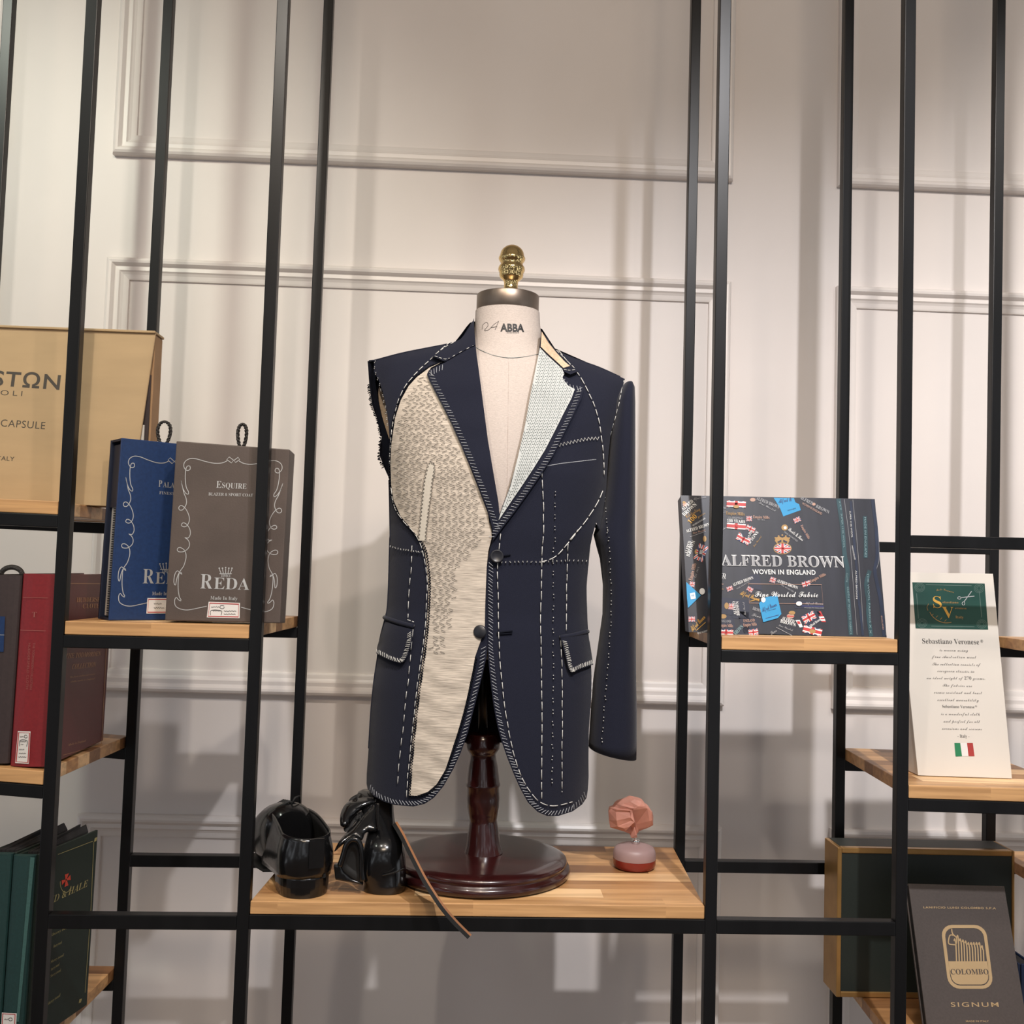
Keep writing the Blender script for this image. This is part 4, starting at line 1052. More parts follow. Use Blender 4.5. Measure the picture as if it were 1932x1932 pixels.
# ------------------------------------------------------------------ kraft cardboard box at the left
xk = P(292, 625, .115).x
zk = t_cap(-.90) + .0008; dzk = t_cap(xk) + .0008 - zk
x_l = xk - .47
kraft = thing('cardboard_box', (xk - .23, .14, zk), 'large kraft cardboard sample box with dark brown lettering on its leaning front flap', 'box')
zt_k = P(292, 624.5, .115).z
body = MB().hexa([(x_l, .127, zk), (xk - .002, .127, zk + dzk), (xk - .002, .127, zt_k - .004), (x_l, .127, zt_k - .004), (x_l, .165, zk), (xk - .002, .165, zk + dzk), (xk - .002, .165, zt_k - .004), (x_l, .165, zt_k - .004)])
body.build('box_body', MT['kraft_d'], kraft, bevel=.001)
xkb = P(246, 944, .101).x
fb_ = [V((x_l, .101, zk)), V((xkb, .101, zk)), V((xk, .121, zt_k)), V((x_l, .121, zt_k))]
fb_[1].z += dzk
quad_slab(fb_, 0, .004).build('front_flap', MT['kraft'], kraft, bevel=.001)
MB().hexa([(x_l, .117, zt_k - .003), (xk, .117, zt_k - .003), (xk, .117, zt_k + .001), (x_l, .117, zt_k + .001), (x_l, .167, zt_k - .003), (xk, .167, zt_k - .003), (xk, .167, zt_k + .001), (x_l, .167, zt_k + .001)]).build('top_flap', MT['kraft'], kraft, bevel=.001)
for k, (y0, y1, mm) in enumerate(((.1065, .1085, 'page'), (.1110, .1135, 'kraft_d'), (.1155, .1185, 'page'), (.1215, .1255, 'darkbrown'))):
    top = zk + (y0 - .1062) / .020 * (zt_k - zk) * .98
    MB().box((x_l + .01, y0, zk + .0002), (xkb + (xk - xkb) * min(1, .25 + .22 * k) - .003, y1, min(zt_k - .006, max(zk + .03, top)))).build('sample_sheet', MT[mm], kraft)
FK = Face(fb_[0], fb_[1], fb_[3])
mb = MB()
zl_ = lambda u, v_: (u / 2.84, 560 + v_ / 2.84)
FK.text(mb, 'STΩN', zl_(-40, 472), zl_(318, 497), 27, wt=.018, sp=1.12); FK.text(mb, 'ARI', zl_(-330, 452), zl_(-72, 470), 27, wt=.018, sp=1.12)
FK.text(mb, 'NAPOLI', zl_(-160, 517), zl_(118, 532), 9.5, wt=-.01, sp=1.5)
FK.text(mb, 'CAPSULE', zl_(2, 694), zl_(240, 709), 13.5, wt=-.004, sp=1.08)
FK.text(mb, 'MADE IN ITALY', zl_(-200, 863), zl_(75, 880), 8, wt=.0, sp=1.05)
mb.build('lettering', MT['kraft_ink'], kraft)

# ------------------------------------------------------------------ red, dark brown and green books
def solve_Y(X, px, y):
    lo, hi = -.1, .6
    for _ in range(40):
        m = (lo + hi) / 2
        if (P(px, y, m).x - X) * (P(px, y, lo).x - X) > 0: lo = m
        else: hi = m
    return (lo + hi) / 2
def book(name, label, X0, X1, Y0, Y1, Z0, Z1, spine, cover, page, cat='book', group=None, lean=0.0, shear=0.0):
    t = thing(name, ((X0 + X1) / 2, (Y0 + Y1) / 2, Z0), label, cat, group)
    c = .004
    sk = lambda pts: [V((x + lean * (z - Z0) + shear * (y - Y0), y, z)) for x, y, z in pts]
    def bx_(a, b):
        m = MB().box(a, b); m.v = sk(m.v); return m
    # rounded spine
    rings = []
    for z in (Z0, Z1):
        ring = []
        for k in range(9):
            a = -math.pi / 2 + math.pi * k / 8
            ring.append(V((((X0 + X1) / 2) + (X1 - X0) / 2 * math.sin(a) + lean * (z - Z0), Y0 + .006 - .006 * math.cos(a), z)))
        ring += [V((X1 + lean * (z - Z0), Y0 + .012, z)), V((X0 + lean * (z - Z0), Y0 + .012, z))]
        rings.append(ring)
    MB().loft(rings, smooth=False).build('spine', MT[spine], t)
    bx_((X0, Y0 + .0125, Z0), (X0 + c, Y1, Z1)).build('cover', MT[cover], t, bevel=.0008)
    cv = bx_((X1 - c, Y0 + .0125, Z0), (X1, Y1, Z1)).build('cover', MT[cover], t, bevel=.0008)
    bx_((X0 + c + .0005, Y0 + .014, Z0 + .004), (X1 - c - .0005, Y1 - .005, Z1 - .005)).build('pages', MT[page], t)
    fs_ = Face(*sk([(X0, Y0, Z0), (X1, Y0, Z0), (X0, Y0, Z1)]))
    fc_ = Face(*sk([(X1, Y0, Z0), (X1, Y1, Z0), (X1, Y0, Z1)]))
    return t, fs_, fc_
yr = .012
pR = P(86, 1450, yr); pL = P(16, 1450, yr)
zr = t_red(pL.x) + .0008
zrt = P(72, 1083, yr).z
Yr1 = solve_Y(pR.x + .004, 204, 1300)
red, FS_, FC_ = book('cloth_book', 'red cloth-bound sample book standing on the shelf, letter T on its spine', pL.x, pR.x, yr, Yr1, zr, zrt, 'red', 'red_shaded', 'page', group='cloth-bound sample books', lean=.012)
zr_ = lambda u, v_: (u / 4.2, 1040 + v_ / 4.2)
mb = MB()
FS_.line(mb, [zr_(180, 366), zr_(380, 370)], .9, .001, False, False); FS_.line(mb, [zr_(160, 625), zr_(362, 631)], .9, .001, False, False)
FS_.text(mb, serif('T'), zr_(252, 522), zr_(290, 523), 10, off=.001, wt=-.01)
FS_.text(mb, 'THE TODMORDEN COLLECTION', zr_(262, 725), zr_(235, 1095), 4.2, off=.001, wt=-.01); FS_.text(mb, 'HUDDERSFIELD CLOTH', zr_(225, 728), zr_(205, 1092), 4.2, off=.001, wt=-.01)
mb.build('spine_lettering', MT['red_foil'], red)
mb = MB()
FC_.line(mb, [zr_(560, 255), zr_(860, 258)], .9, .0006, False, False); FC_.line(mb, [zr_(868, 262), zr_(805, 1532), zr_(500, 1616)], .9, .0006, False, False)
FC_.text(mb, serif('HUDDERSFIELD'), zr_(607, 404), zr_(860, 398), 9, wt=-.008); FC_.text(mb, serif('CLOTH'), zr_(655, 452), zr_(790, 449), 8.6, wt=-.008)
FC_.text(mb, ital('THE TODMORDEN'), zr_(520, 850), zr_(800, 828), 9.5, wt=-.008); FC_.text(mb, ital('COLLECTION'), zr_(572, 935), zr_(760, 915), 9.5, wt=-.008)
FC_.text(mb, ital('The finest woollen and worsted'), zr_(555, 1004), zr_(752, 978), 3, wt=-.01); FC_.text(mb, ital('cloths made in England'), zr_(560, 1040), zr_(750, 1014), 3, wt=-.01)
FC_.text(mb, ital('Made in England'), zr_(540, 1543), zr_(680, 1508), 4, wt=-.01)
mb.build('cover_lettering', MT['gold_foil'], red)
sticker(FS_, red, [zr_(*p) for p in ((142, 1424), (242, 1428), (228, 1685), (120, 1678))], [zr_(*p) for p in ((148, 1436), (234, 1440), (221, 1674), (128, 1668))], [scrib(zr_(158, 0)[0], zr_(186, 0)[0], zr_(0, 1470)[1], 1.4, 5), [zr_(*p) for p in ell(204, 1468, 12, 12, 10)], scrib(zr_(160, 0)[0], zr_(208, 0)[0], zr_(0, 1508)[1], 1.2, 7), scrib(zr_(165, 0)[0], zr_(185, 0)[0], zr_(0, 1532)[1], 1.2, 4), [zr_(*p) for p in ((156, 1545), (160, 1498), (216, 1502), (210, 1548))], scrib(zr_(152, 0)[0], zr_(192, 0)[0], zr_(0, 1572)[1], 1, 7), scrib(zr_(150, 0)[0], zr_(205, 0)[0], zr_(0, 1602)[1], 1, 8), scrib(zr_(146, 0)[0], zr_(208, 0)[0], zr_(0, 1630)[1], 1, 8)], off=.0012)
pL2 = P(-58, 1450, yr)
dbk, FS2, FC2 = book('cloth_book', 'dark brown sample book with a blue spine panel at the left picture edge', pL2.x, pL.x - .0015, yr, Yr1, t_red(pL2.x) + .0008, P(20, 1085, yr).z, 'darkbrown', 'darkbrown', 'page', group='cloth-bound sample books', lean=.012)
mb = MB(); FS2.poly(mb, [zr_(-150, 512), zr_(40, 517), zr_(28, 797), zr_(-168, 792)], .001); bp = mb.build('spine_panel', MT['navyblue'], dbk)
mb = MB(); FS2.line(mb, [zr_(-155, 659), zr_(34, 664)], .9, .0013, False, False); FS2.text(mb, serif('CLOTH'), zr_(-130, 618), zr_(-10, 620), 8, off=.0013); mb.build('spine_lettering', MT['silver'], bp)
hp = P(22, 1085, yr + .02)
MB().tube([hp + V((.016 * math.cos(a), 0, .012 * math.sin(a))) for a in [math.pi * k / 14 for k in range(15)]], .004, 8).build('cord_loop', MT['cord'], dbk)

# green books lower left
yg = .006
gR, gM, gL = P(52, 1760, yg), P(9, 1760, yg), P(-48, 1760, yg)
zg = zl_board + .0008 + .0006 * 0
zgt = P(66, 1616, yg).z
Yg1 = .165
shg = (P(172, 1740, Yg1).x - gR.x) / (Yg1 - yg)
def sw_top(t, X0, X1, Y0, Y1, z):
    for k in range(5):
        x0 = X0 + (X1 - X0) * k / 5; x1 = X0 + (X1 - X0) * (k + 1) / 5 - .0006
        a0, a1 = x0 + shg * (Y0 - yg), x1 + shg * (Y0 - yg); b0, b1 = x0 + shg * (Y1 - yg), x1 + shg * (Y1 - yg)
        MB().hexa([(a0, Y0, z - .02), (a1, Y0, z - .02), (a1, Y0, z + .001), (a0, Y0, z + .001), (b0, Y1, z - .02), (b1, Y1, z - .02), (b1, Y1, z + .002 + .011 * (k % 2)), (b0, Y1, z + .004 + .008 * ((k + 1) % 3) / 2)]).build('fabric_swatch', MT['page_d'], t)
g1, FSg, FCg = book('cloth_book', 'green cloth sample book with a red cross emblem on its dark cover', gM.x + .001, gR.x, yg, Yg1, zg, zgt, 'teal', 'green_shaded', 'page_d', group='cloth-bound sample books', lean=.012, shear=shg)
sw_top(g1, gM.x + .006, gR.x - .006, yg + .03, Yg1 - .01, zgt - .002)
g2, FSg2, FCg2 = book('cloth_book', 'green cloth sample book cut by the left picture edge', gL.x, gM.x - .0005, yg, Yg1, zg, zgt + .002, 'teal', 'green_shaded', 'page_d', group='cloth-bound sample books', lean=.012, shear=shg)
sw_top(g2, gL.x + .006, gM.x - .006, yg + .03, Yg1 - .01, zgt)
zg_ = lambda u, v_: (u / 4.927, 1540 + v_ / 4.927)
mb = MB(); FSg.poly(mb, [zg_(282, 380), zg_(322, 384), zg_(176, 1910), zg_(150, 1910)], .0004)
mb.build('spine_edge', MT['teal_l'], g1)
mb = MB()
FCg.text(mb, ital('AND & HALE'), zg_(395, 852), zg_(815, 650), 12, wt=-.006)
for (u0, v0, u1, v1) in ((470, 1120, 655, 1030), (495, 1225, 575, 1180), (470, 1368, 592, 1298), (472, 1440, 552, 1385), (468, 1500, 565, 1440), (440, 1760, 560, 1672)):
    FCg.text(mb, ital('Sherry tweed'), zg_(u0, v0), zg_(u1, v1), 4.2, wt=-.006)
FCg.line(mb, [zg_(540, 355), zg_(862, 232)], .8, .0004, False, False); FCg.line(mb, [zg_(872, 240), zg_(845, 870), zg_(790, 1640)], .8, .0004, False, False)
for c in ((888, 222), (745, 1722)):
    FCg.poly(mb, [zg_(c[0] - 14, c[1] + 16), zg_(c[0] - 6, c[1] - 20), zg_(c[0] + 18, c[1] - 28), zg_(c[0] + 6, c[1] + 10)], .0004)
FCg.line(mb, [zg_(*p) for p in ell(612, 620, 52, 88, 18, R(20), R(190))], 1.0, .0004)
mb.build('cover_lettering', MT['dim_gold'], g1)
mb = MB()
c0 = (614, 592)
for arm in ([(-6, -4), (6, -8), (26, -62), (-10, -50)], [(6, -8), (8, 4), (44, 0), (40, -46)], [(8, 4), (-4, 8), (-14, 66), (22, 50)], [(-4, 8), (-6, -4), (-40, 4), (-38, 48)]):
    FCg.poly(mb, [zg_(c0[0] + x, c0[1] + y) for x, y in arm], .0006)
mb.build('cross_emblem', MT['cross_red'], g1)
sticker(FSg, g1, [zg_(*p) for p in ((18, 1825), (155, 1832), (148, 1990), (8, 1985))], [zg_(*p) for p in ((26, 1836), (140, 1842), (134, 1980), (18, 1976))], [scrib(zg_(40, 0)[0], zg_(75, 0)[0], zg_(0, 1888)[1], 1.3, 6), [zg_(*p) for p in ell(98, 1888, 18, 14, 12)]])
# ------------------------------------------------------------------ dark box printed with flags (right)
zf1 = lambda u, v_: (1260 + u / 4.2, 900 + v_ / 4.2)
yb_, yt_ = .055, .115
zsa = t_alf(.5) + .0008
A4 = [(1299.5, 1196), (1673, 1201.5), (1650.5, 941.5), (1284.5, 934.5)]
c4 = planar(A4, [yb_, yb_, yt_, yt_])
n_ = (c4[1] - c4[0]).cross(c4[3] - c4[0]).normalized()
for i in (0, 1): c4[i].z = zsa + .0004
c4[2] = Face(c4[0], c4[1], c4[3]).at(A4[2])
n_ = (c4[1] - c4[0]).cross(c4[3] - c4[0]).normalized()
ab = thing('sample_box', ((c4[0].x + c4[1].x) / 2, .08, zsa), 'dark slate sample box printed with flags, labels and cyan tags, leaning on a shelf', 'box')
# front with a waved right edge: separate sculpted cover over the core
f4 = [p - n_ * .0018 for p in c4]
for i in (0, 1): f4[i].z = zsa
b4 = [p - n_ * .025 for p in f4]
for i in (0, 1): b4[i] = V((f4[i].x, f4[i].y + .026, zsa))
MB().hexa(f4 + b4).build('box_body', MT['slate2'], ab, bevel=.001)
MB().hexa(c4 + [p + V((0, .0015, 0)) for p in c4]).build('front_cover', MT['slate'], ab)
FA = Face(c4[0], c4[1], c4[3])
LAY = {}
def layer(k): return LAY.setdefault(k, MB())
def zp(*pts): return [zf1(*p) for p in pts]
def flag(cx, cy, w_, h, deg, kind=''):
    def r(pts):
        c, s_ = math.cos(R(deg)), math.sin(R(deg))
        return [zf1(cx + x * w_ * c - y * h * s_, cy + x * w_ * s_ + y * h * c) for x, y in pts]
    FA.poly(layer('flag_blue'), r([(-.5, -.5), (.5, -.5), (.5, .5), (-.5, .5)]), .0006)
    W_ = layer('white_print'); R_ = layer('flag_red')
    for s_ in (1, -1):
        FA.poly(W_, r([(-.5, -.5 * s_), (-.36, -.5 * s_), (.5, .36 * s_), (.5, .5 * s_), (.36, .5 * s_), (-.5, -.36 * s_)]), .0008)
        FA.poly(R_, r([(-.5, -.5 * s_), (-.44, -.5 * s_), (.5, .44 * s_), (.5, .5 * s_), (.44, .5 * s_), (-.5, -.44 * s_)]), .0010)
    for a, m, o in ((.16, W_, .0012), (.09, R_, .0014)):
        b_ = a * w_ / h * .9
        FA.poly(m, r([(-a * .8, -.5), (a * .8, -.5), (a * .8, .5), (-a * .8, .5)]), o); FA.poly(m, r([(-.5, -b_), (.5, -b_), (.5, b_), (-.5, b_)]), o)
def tx(k, s, a, b, cap=None, off=.0012, **kw): FA.text(layer(k), s, zf1(*a), zf1(*b), cap, off=off, **kw)
def patch(k, pts, off=.0004):
    if k in ('cyan', 'slate2') and off != .0008:
        m = MB(); FA.poly(m, zp(*pts), off); m.build({'cyan': 'cyan_tag', 'slate2': 'fabric_tag'}[k], MT[k], ab)
    else: FA.poly(layer(k), zp(*pts), off)
# dim fabric tags behind
for pts in ([(405, 950), (650, 975), (640, 1120), (410, 1080)], [(405, 1085), (520, 1100), (535, 1200), (410, 1240)], [(560, 1110), (720, 1120), (720, 1230), (600, 1240)], [(530, 1200), (640, 1170), (660, 1255), (520, 1250)], [(1040, 1100), (1190, 1060), (1250, 1130), (1090, 1200)], [(1000, 975), (1235, 1000), (1235, 1050), (1005, 1040)], [(510, 1060), (650, 1070), (650, 1130), (500, 1120)], [(640, 780), (720, 760), (750, 900), (650, 880)]): patch('slate2', pts)
# big crest
G_ = 'gold_print'
patch(G_, [(848, 505), (855, 480), (880, 470), (907, 482), (932, 470), (958, 482), (964, 505), (950, 530), (866, 530)])
for x, y in ((852, 482), (878, 468), (907, 460), (935, 468), (962, 484)): FA.poly(layer(G_), [zf1(*p) for p in ell(x, y, 7, 7, 8)], .0006)
patch('slate2', [(868, 512), (900, 496), (900, 514), (872, 522)], .0008); patch('slate2', [(914, 496), (948, 512), (944, 522), (914, 514)], .0008)
FA.poly(layer('gold_print'), [zf1(*p) for p in ell(909, 566, 72, 46, 28)], .0004)
E_ = lambda rx, ry, n=28: [zf1(*p) for p in ell(909, 566, rx, ry, n)]
FA.poly(layer('flag_blue'), E_(64, 39), .0007)
for dx, dy in ((44, 27), (-44, 27)):
    FA.line(layer('white_print'), zp((909 - dx, 566 - dy), (909 + dx, 566 + dy)), 4.4, .0009, False, False)
    FA.line(layer('flag_red'), zp((909 - dx, 566 - dy), (909 + dx, 566 + dy)), 1.8, .0011, False, False)
FA.line(layer('white_print'), zp((909, 527), (909, 605)), 7.5, .0012, False, False); FA.line(layer('white_print'), zp((845, 566), (973, 566)), 5.6, .0012, False, False)
FA.line(layer('flag_red'), zp((909, 527), (909, 605)), 4.6, .0014, False, False); FA.line(layer('flag_red'), zp((845, 566), (973, 566)), 3.3, .0014, False, False)
tx('white_print', serif('ALFRED BROWN'), (424, 702), (1405, 716), 21)
tx('white_print', 'WOVEN IN ENGLAND', (672, 768), (1172, 774), 8.6, wt=.02, sp=1.1)
# inner line detail of the large lettering
tx('grey_print', serif('ALFRED BROWN'), (429, 700), (1400, 713.5), 19, off=.0015, wt=-.006)
# framed script
FA.line(layer('rose_print'), zp((638, 846), (1218, 853), (1230, 1006), (645, 998)), .9, .0013, True, False)
tx('white_print', script('Fine Worsted Fabric'), (690, 948), (1192, 952), 11, off=.0026)
# top right tags
tx('grey_print', serif('ALFRED BROWN'), (700, 178), (882, 252), 6); tx('grey_print', script('Fine Worsted'), (720, 208), (852, 274), 4)
FA.poly(layer('rose_print'), [zf1(*p) for p in ell(673, 180, 22, 15, 12)], .0006)
tx('grey_print', serif('ALFRED'), (1048, 172), (1142, 222), 6); tx('grey_print', serif('BROWN'), (1170, 240), (1274, 292), 6); FA.poly(layer('rose_print'), [zf1(*p) for p in ell(1157, 215, 14, 12, 12)], .0006)
tx('rose_print', 'WOVEN IN ENGLAND', (1062, 214), (1218, 300), 4)
patch('cyan', [(838, 164), (1000, 168), (1010, 200), (1040, 215), (1054, 262), (915, 312), (890, 250), (870, 215)]); tx('flag_blue', script('Alfred B'), (880, 205), (985, 188), 8)
tx('slate2', 'woven in england', (950, 268), (1015, 250), 2.4)
# left of middle: flags and 100 years
flag(542, 215, 152, 52, 3); flag(542, 390, 150, 46, 4); FA.poly(layer(G_), [zf1(*p) for p in ell(542, 234, 24, 14, 10)], .0016)
tx(G_, serif('Empire Mills'), (462, 296), (608, 306), 6); tx('grey_print', 'CELEBRATING', (478, 330), (592, 336), 3.4); tx('white_print', serif('100 YEARS'), (470, 356), (612, 366), 5.6)
flag(644, 330, 46, 42, 0); tx('rose_print', serif('Empire Mills'), (676, 326), (805, 332), 5.4); tx('grey_print', 'EST 1915', (712, 342), (768, 346), 2.4)
flag(655, 410, 74, 42, 25); flag(600, 490, 110, 60, 28); patch('slate2', [(596, 420), (640, 436), (632, 486), (590, 470)], .0016)
tx('white_print', serif('BROWN'), (622, 505), (690, 418), 6); tx('white_print', serif('& SONS'), (652, 530), (720, 440), 6); tx(G_, script('Fine Worsted'), (684, 558), (745, 472), 3.6)
FA.poly(layer(G_), [zf1(*p) for p in ell(926, 400, 26, 24, 14)], .0006); FA.poly(layer('white_print'), [zf1(*p) for p in ell(930, 402, 12, 12, 10)], .0008)
tx('white_print', script('Savile & Sons'), (950, 420), (1065, 508), 7); tx('grey_print', 'FINE WORSTED', (920, 440), (1025, 515), 3)
flag(1024, 340, 40, 56, 66); patch('slate2', [(1042, 375), (1066, 372), (1126, 490), (1096, 498)]); tx('rose_print', serif('Empire Mills'), (1050, 385), (1112, 492), 4.5)
# lower row
for (a, b, f_) in (((520, 866), (680, 806), (490, 884, 48, 36, -20)), ((862, 830), (1026, 890), (832, 816, 46, 42, 18))):
    flag(*f_); tx('white_print', serif('ALFRED BROWN'), a, b, 5.6); tx('grey_print', 'FINE WORSTED', (a[0] + 30, a[1] + 26), (b[0] - 30, b[1] + 26), 2.6)
flag(1096, 846, 66, 40, -18); tx('rose_print', serif('Empire Mills'), (1132, 838), (1254, 778), 5.5)
flag(650, 890, 48, 36, 30)
tx('yellow', script('Alfred Brown'), (570, 930), (722, 985), 9); FA.line(layer('yellow'), zp((650, 985), (725, 965)), 1, .0012, False, False)
FA.poly(layer(G_), [zf1(*p) for p in ell(466, 1020, 18, 26, 12)], .0008); flag(502, 1026, 40, 48, 8)
tx('white_print', serif('ALFRED'), (545, 1090), (532, 985), 5.2); tx('white_print', serif('BROWN'), (570, 1098), (560, 985), 5.6); tx('grey_print', script('Fine Worsted'), (620, 1095), (605, 990), 4)
patch('cyan', [(722, 1000), (780, 950), (868, 940), (900, 1085), (872, 1118), (756, 1150)], .0017); tx('flag_blue', script('Alfred Brown'), (752, 1070), (866, 1020), 9, off=.0022); tx('flag_blue', 'woven in england', (790, 1064), (856, 1046), 2.2, off=.0022)
FA.line(layer('flag_blue'), zp((775, 1120), (880, 1092)), .8, .0022, False, False); FA.poly(layer('white_print'), [zf1(*p) for p in ell(757, 972, 18, 22, 14)], .0022)
FA.poly(layer('white_print'), [zf1(*p) for p in ell(1040, 1003, 24, 18, 14)], .0022); tx('grey_print', script('Alfred Brown'), (1085, 1008), (1232, 1012), 5); tx('grey_print', 'WOVEN IN ENGLAND', (1080, 1040), (1238, 1044), 2.6); FA.line(layer('flag_blue'), zp((1060, 1022), (1236, 1026)), 2, .0012, False, False)
FA.poly(layer(G_), [zf1(*p) for p in ell(984, 1076, 26, 16, 12)], .0008); FA.poly(layer('rose_print'), [zf1(*p) for p in ell(972, 1102, 30, 20, 14)], .0008); FA.line(layer('flag_red'), zp((945, 1102), (1000, 1104)), 2, .001, False, False)
tx('white_print', serif('ALFRED'), (902, 1130), (1000, 1158), 6.2); tx('white_print', serif('BROWN'), (890, 1152), (1012, 1186), 6.4); tx('grey_print', script('Fine Worsted'), (876, 1180), (990, 1222), 4); FA.line(layer('grey_print'), zp((858, 1190), (985, 1256)), .9, .0012, False, False)
flag(1118, 1112, 104, 66, -28); patch('flag_red', [(1178, 1066), (1212, 1064), (1254, 1150), (1218, 1148)]); patch('white_print', [(1196, 1106), (1236, 1104), (1250, 1140), (1212, 1140)], .0008); patch('flag_red', [(1204, 1118), (1240, 1116), (1243, 1126), (1208, 1128)], .001)
tx('white_print', serif('Alfred Brown'), (1126, 1194), (1218, 1130), 4.6); patch('white_print', [(1010, 1134), (1046, 1132), (1070, 1188), (1046, 1192)], .0008); patch('flag_red', [(1020, 1144), (1044, 1142), (1054, 1164), (1032, 1166)], .001)
flag(1146, 1218, 150, 58, 14); FA.poly(layer(G_), [zf1(*p) for p in ell(1146, 1222, 26, 16, 10)], .0016)
flag(462, 1232, 112, 46, 2); flag(678, 1230, 76, 50, -8); FA.poly(layer(G_), [zf1(*p) for p in ell(438, 1104, 28, 18, 12)], .0008)
tx('grey_print', serif('ENGLAND'), (412, 1150), (500, 1154), 5); tx('rose_print', serif('Empire Mills'), (405, 1186), (516, 1190), 6); tx('rose_print', serif('ENGLAND'), (600, 1150), (690, 1144), 5); tx('rose_print', serif('Empire Mills'), (600, 1186), (706, 1176), 6)
tx('teal_print', serif('BROWN'), (538, 1254), (602, 1190), 7); tx('grey_print', script('Fine'), (665, 1100), (735, 1118), 6); tx('grey_print', serif('BROWN'), (670, 1050), (735, 1075), 6); tx('grey_print', script('Sons'), (822, 1252), (866, 1222), 7)
for s, a, b in (('ED', (412, 784), (458, 790)), ('WN', (412, 806), (458, 812))): tx('white_print', serif(s), a, b, 6)
tx('rose_print', script('Fine'), (408, 850), (440, 856), 6); tx(G_, script('Sons'), (408, 890), (440, 894), 6)
tx('grey_print', script('Sons'), (418, 430), (466, 405), 6); tx('grey_print', 'EMPIRE', (418, 250), (462, 256), 4); tx('grey_print', 'MILLS', (420, 280), (458, 284), 4)
# left strip seen between the uprights
tx('white_print', serif('ALFRED'), (122, 268), (205, 196), 6.5); tx('white_print', serif('BROWN'), (130, 312), (232, 222), 7); FA.poly(layer('rose_print'), [zf1(*p) for p in ell(136, 216, 18, 18, 12)], .0008); FA.poly(layer(G_), [zf1(*p) for p in ell(128, 200, 12, 10, 10)], .0009)
tx(G_, script('Celebrating'), (150, 328), (260, 262), 8); tx('yellow', serif('100'), (180, 372), (234, 316), 8.5); tx(G_, script('years'), (238, 325), (298, 290), 5); tx('white_print', 'WOVEN IN ENGLAND', (200, 390), (300, 330), 2.8)
tx('white_print', serif('ALFRED BROWN'), (150, 442), (335, 385), 6); tx('rose_print', script('Fine Worsted'), (200, 452), (300, 424), 4); FA.line(layer('grey_print'), zp((176, 474), (300, 430)), .8, .001, False, False)
tx('white_print', serif('ALFRED'), (156, 610), (186, 512), 6); tx('white_print', serif('BROWN'), (170, 634), (218, 510), 6.5); flag(262, 600, 76, 130, 22); patch('slate2', [(244, 560), (278, 572), (270, 640), (236, 628)], .0016); tx('white_print', serif('AB'), (246, 606), (272, 612), 8, off=.0018)
FA.poly(layer(G_), [zf1(*p) for p in ell(226, 592, 14, 20, 12)], .0008); FA.poly(layer(G_), [zf1(*p) for p in ell(292, 490, 14, 24, 12)], .0008)
tx('rose_print', serif('Empire Mills'), (192, 822), (226, 688), 7); flag(192, 850, 42, 42, 10); tx('grey_print', 'EST 1915', (222, 800), (250, 715), 3)
patch('cyan', [(146, 832), (262, 938), (160, 1038), (152, 960)], .0017); FA.poly(layer('white_print'), [zf1(*p) for p in rot_rect(198, 942, 40, 48, -10)], .0022); FA.poly(layer('white_print'), [zf1(*p) for p in ell(272, 906, 22, 26, 14)], .0022)
tx('cyan', 'AB', (188, 950), (210, 944), 4, off=.0025)
flag(190, 1126, 52, 40, 0); tx('yellow', script('Alfred Brown'), (196, 1225), (300, 1115), 10); FA.line(layer('yellow'), zp((230, 1212), (300, 1150)), 1, .0012, False, False); tx('white_print', 'FINE WORSTED', (240, 1246), (330, 1222), 3.4)
tx('grey_print', script('Alfred Brown'), (205, 182), (305, 164), 5)
# ribbons at the right
for k, pts, wp in (('ribbon', [(1352, 172), (1385, 420), (1402, 620), (1425, 740), (1418, 850), (1432, 1010), (1452, 1254)], 8.2), ('ribbon_b', [(1450, 190), (1468, 430), (1498, 740), (1500, 880), (1530, 1100), (1545, 1258)], 4.5), ('ribbon', [(1562, 310), (1568, 470), (1568, 640)], 7.6), ('ribbon', [(1600, 740), (1572, 850), (1588, 980), (1590, 1100), (1612, 1262)], 7.6), ('ribbon_b', [(1622, 180), (1650, 400), (1660, 620), (1640, 740), (1660, 850), (1690, 1000), (1715, 1262)], 6.5)):
    FA.line(layer(k), [zf1(*p) for p in pts], wp, .0006)
for k, s, a, b, c in (('teal_print', 'X X X', (1354, 190), (1368, 262), 2.6), ('teal_print', 'SUPER 110S WOOL', (1370, 290), (1392, 560), 3), ('teal_print', 'CLOTH BY WORSTED FABRICS', (1420, 870), (1444, 1245), 3.4), ('white_print', 'SUPER 110S WOOL', (1438, 270), (1455, 480), 2.8), ('white_print', 'MADE IN ENGLAND', (1455, 545), (1478, 655), 2.6), ('white_print', 'ALFRED BROWN', (1486, 740), (1492, 965), 2.8), ('teal_print', 'MADE IN ENGLAND', (1556, 318), (1562, 635), 3.6), ('teal_print', 'THE WOOL FABRICS X X', (1578, 760), (1600, 1240), 3.4), ('rose_print', 'ENGLAND', (1688, 1100), (1702, 1210), 2.6), ('teal_print', 'CLOTH', (1414, 760), (1412, 830), 3.2)):
    tx(k, s, a, b, c, off=.0012, wt=-.008)
for pts in ([(1398, 176), (1440, 500), (1462, 760), (1480, 1000), (1500, 1250)], [(1466, 180), (1500, 520), (1530, 900), (1552, 1255)], [(1630, 180), (1665, 420), (1675, 640), (1648, 760), (1668, 880), (1700, 1010), (1728, 1250)]): FA.line(layer('grey_print'), [zf1(*p) for p in pts], .6, .0005)
NM = {'white_print': 'lettering', 'flag_red': 'flag_red_print', 'flag_blue': 'flag_blue_print', 'cyan': 'cyan_tag', 'slate2': 'fabric_tag', 'ribbon': 'selvedge_ribbon', 'ribbon_b': 'selvedge_ribbon', 'gold_print': 'gold_crest'}
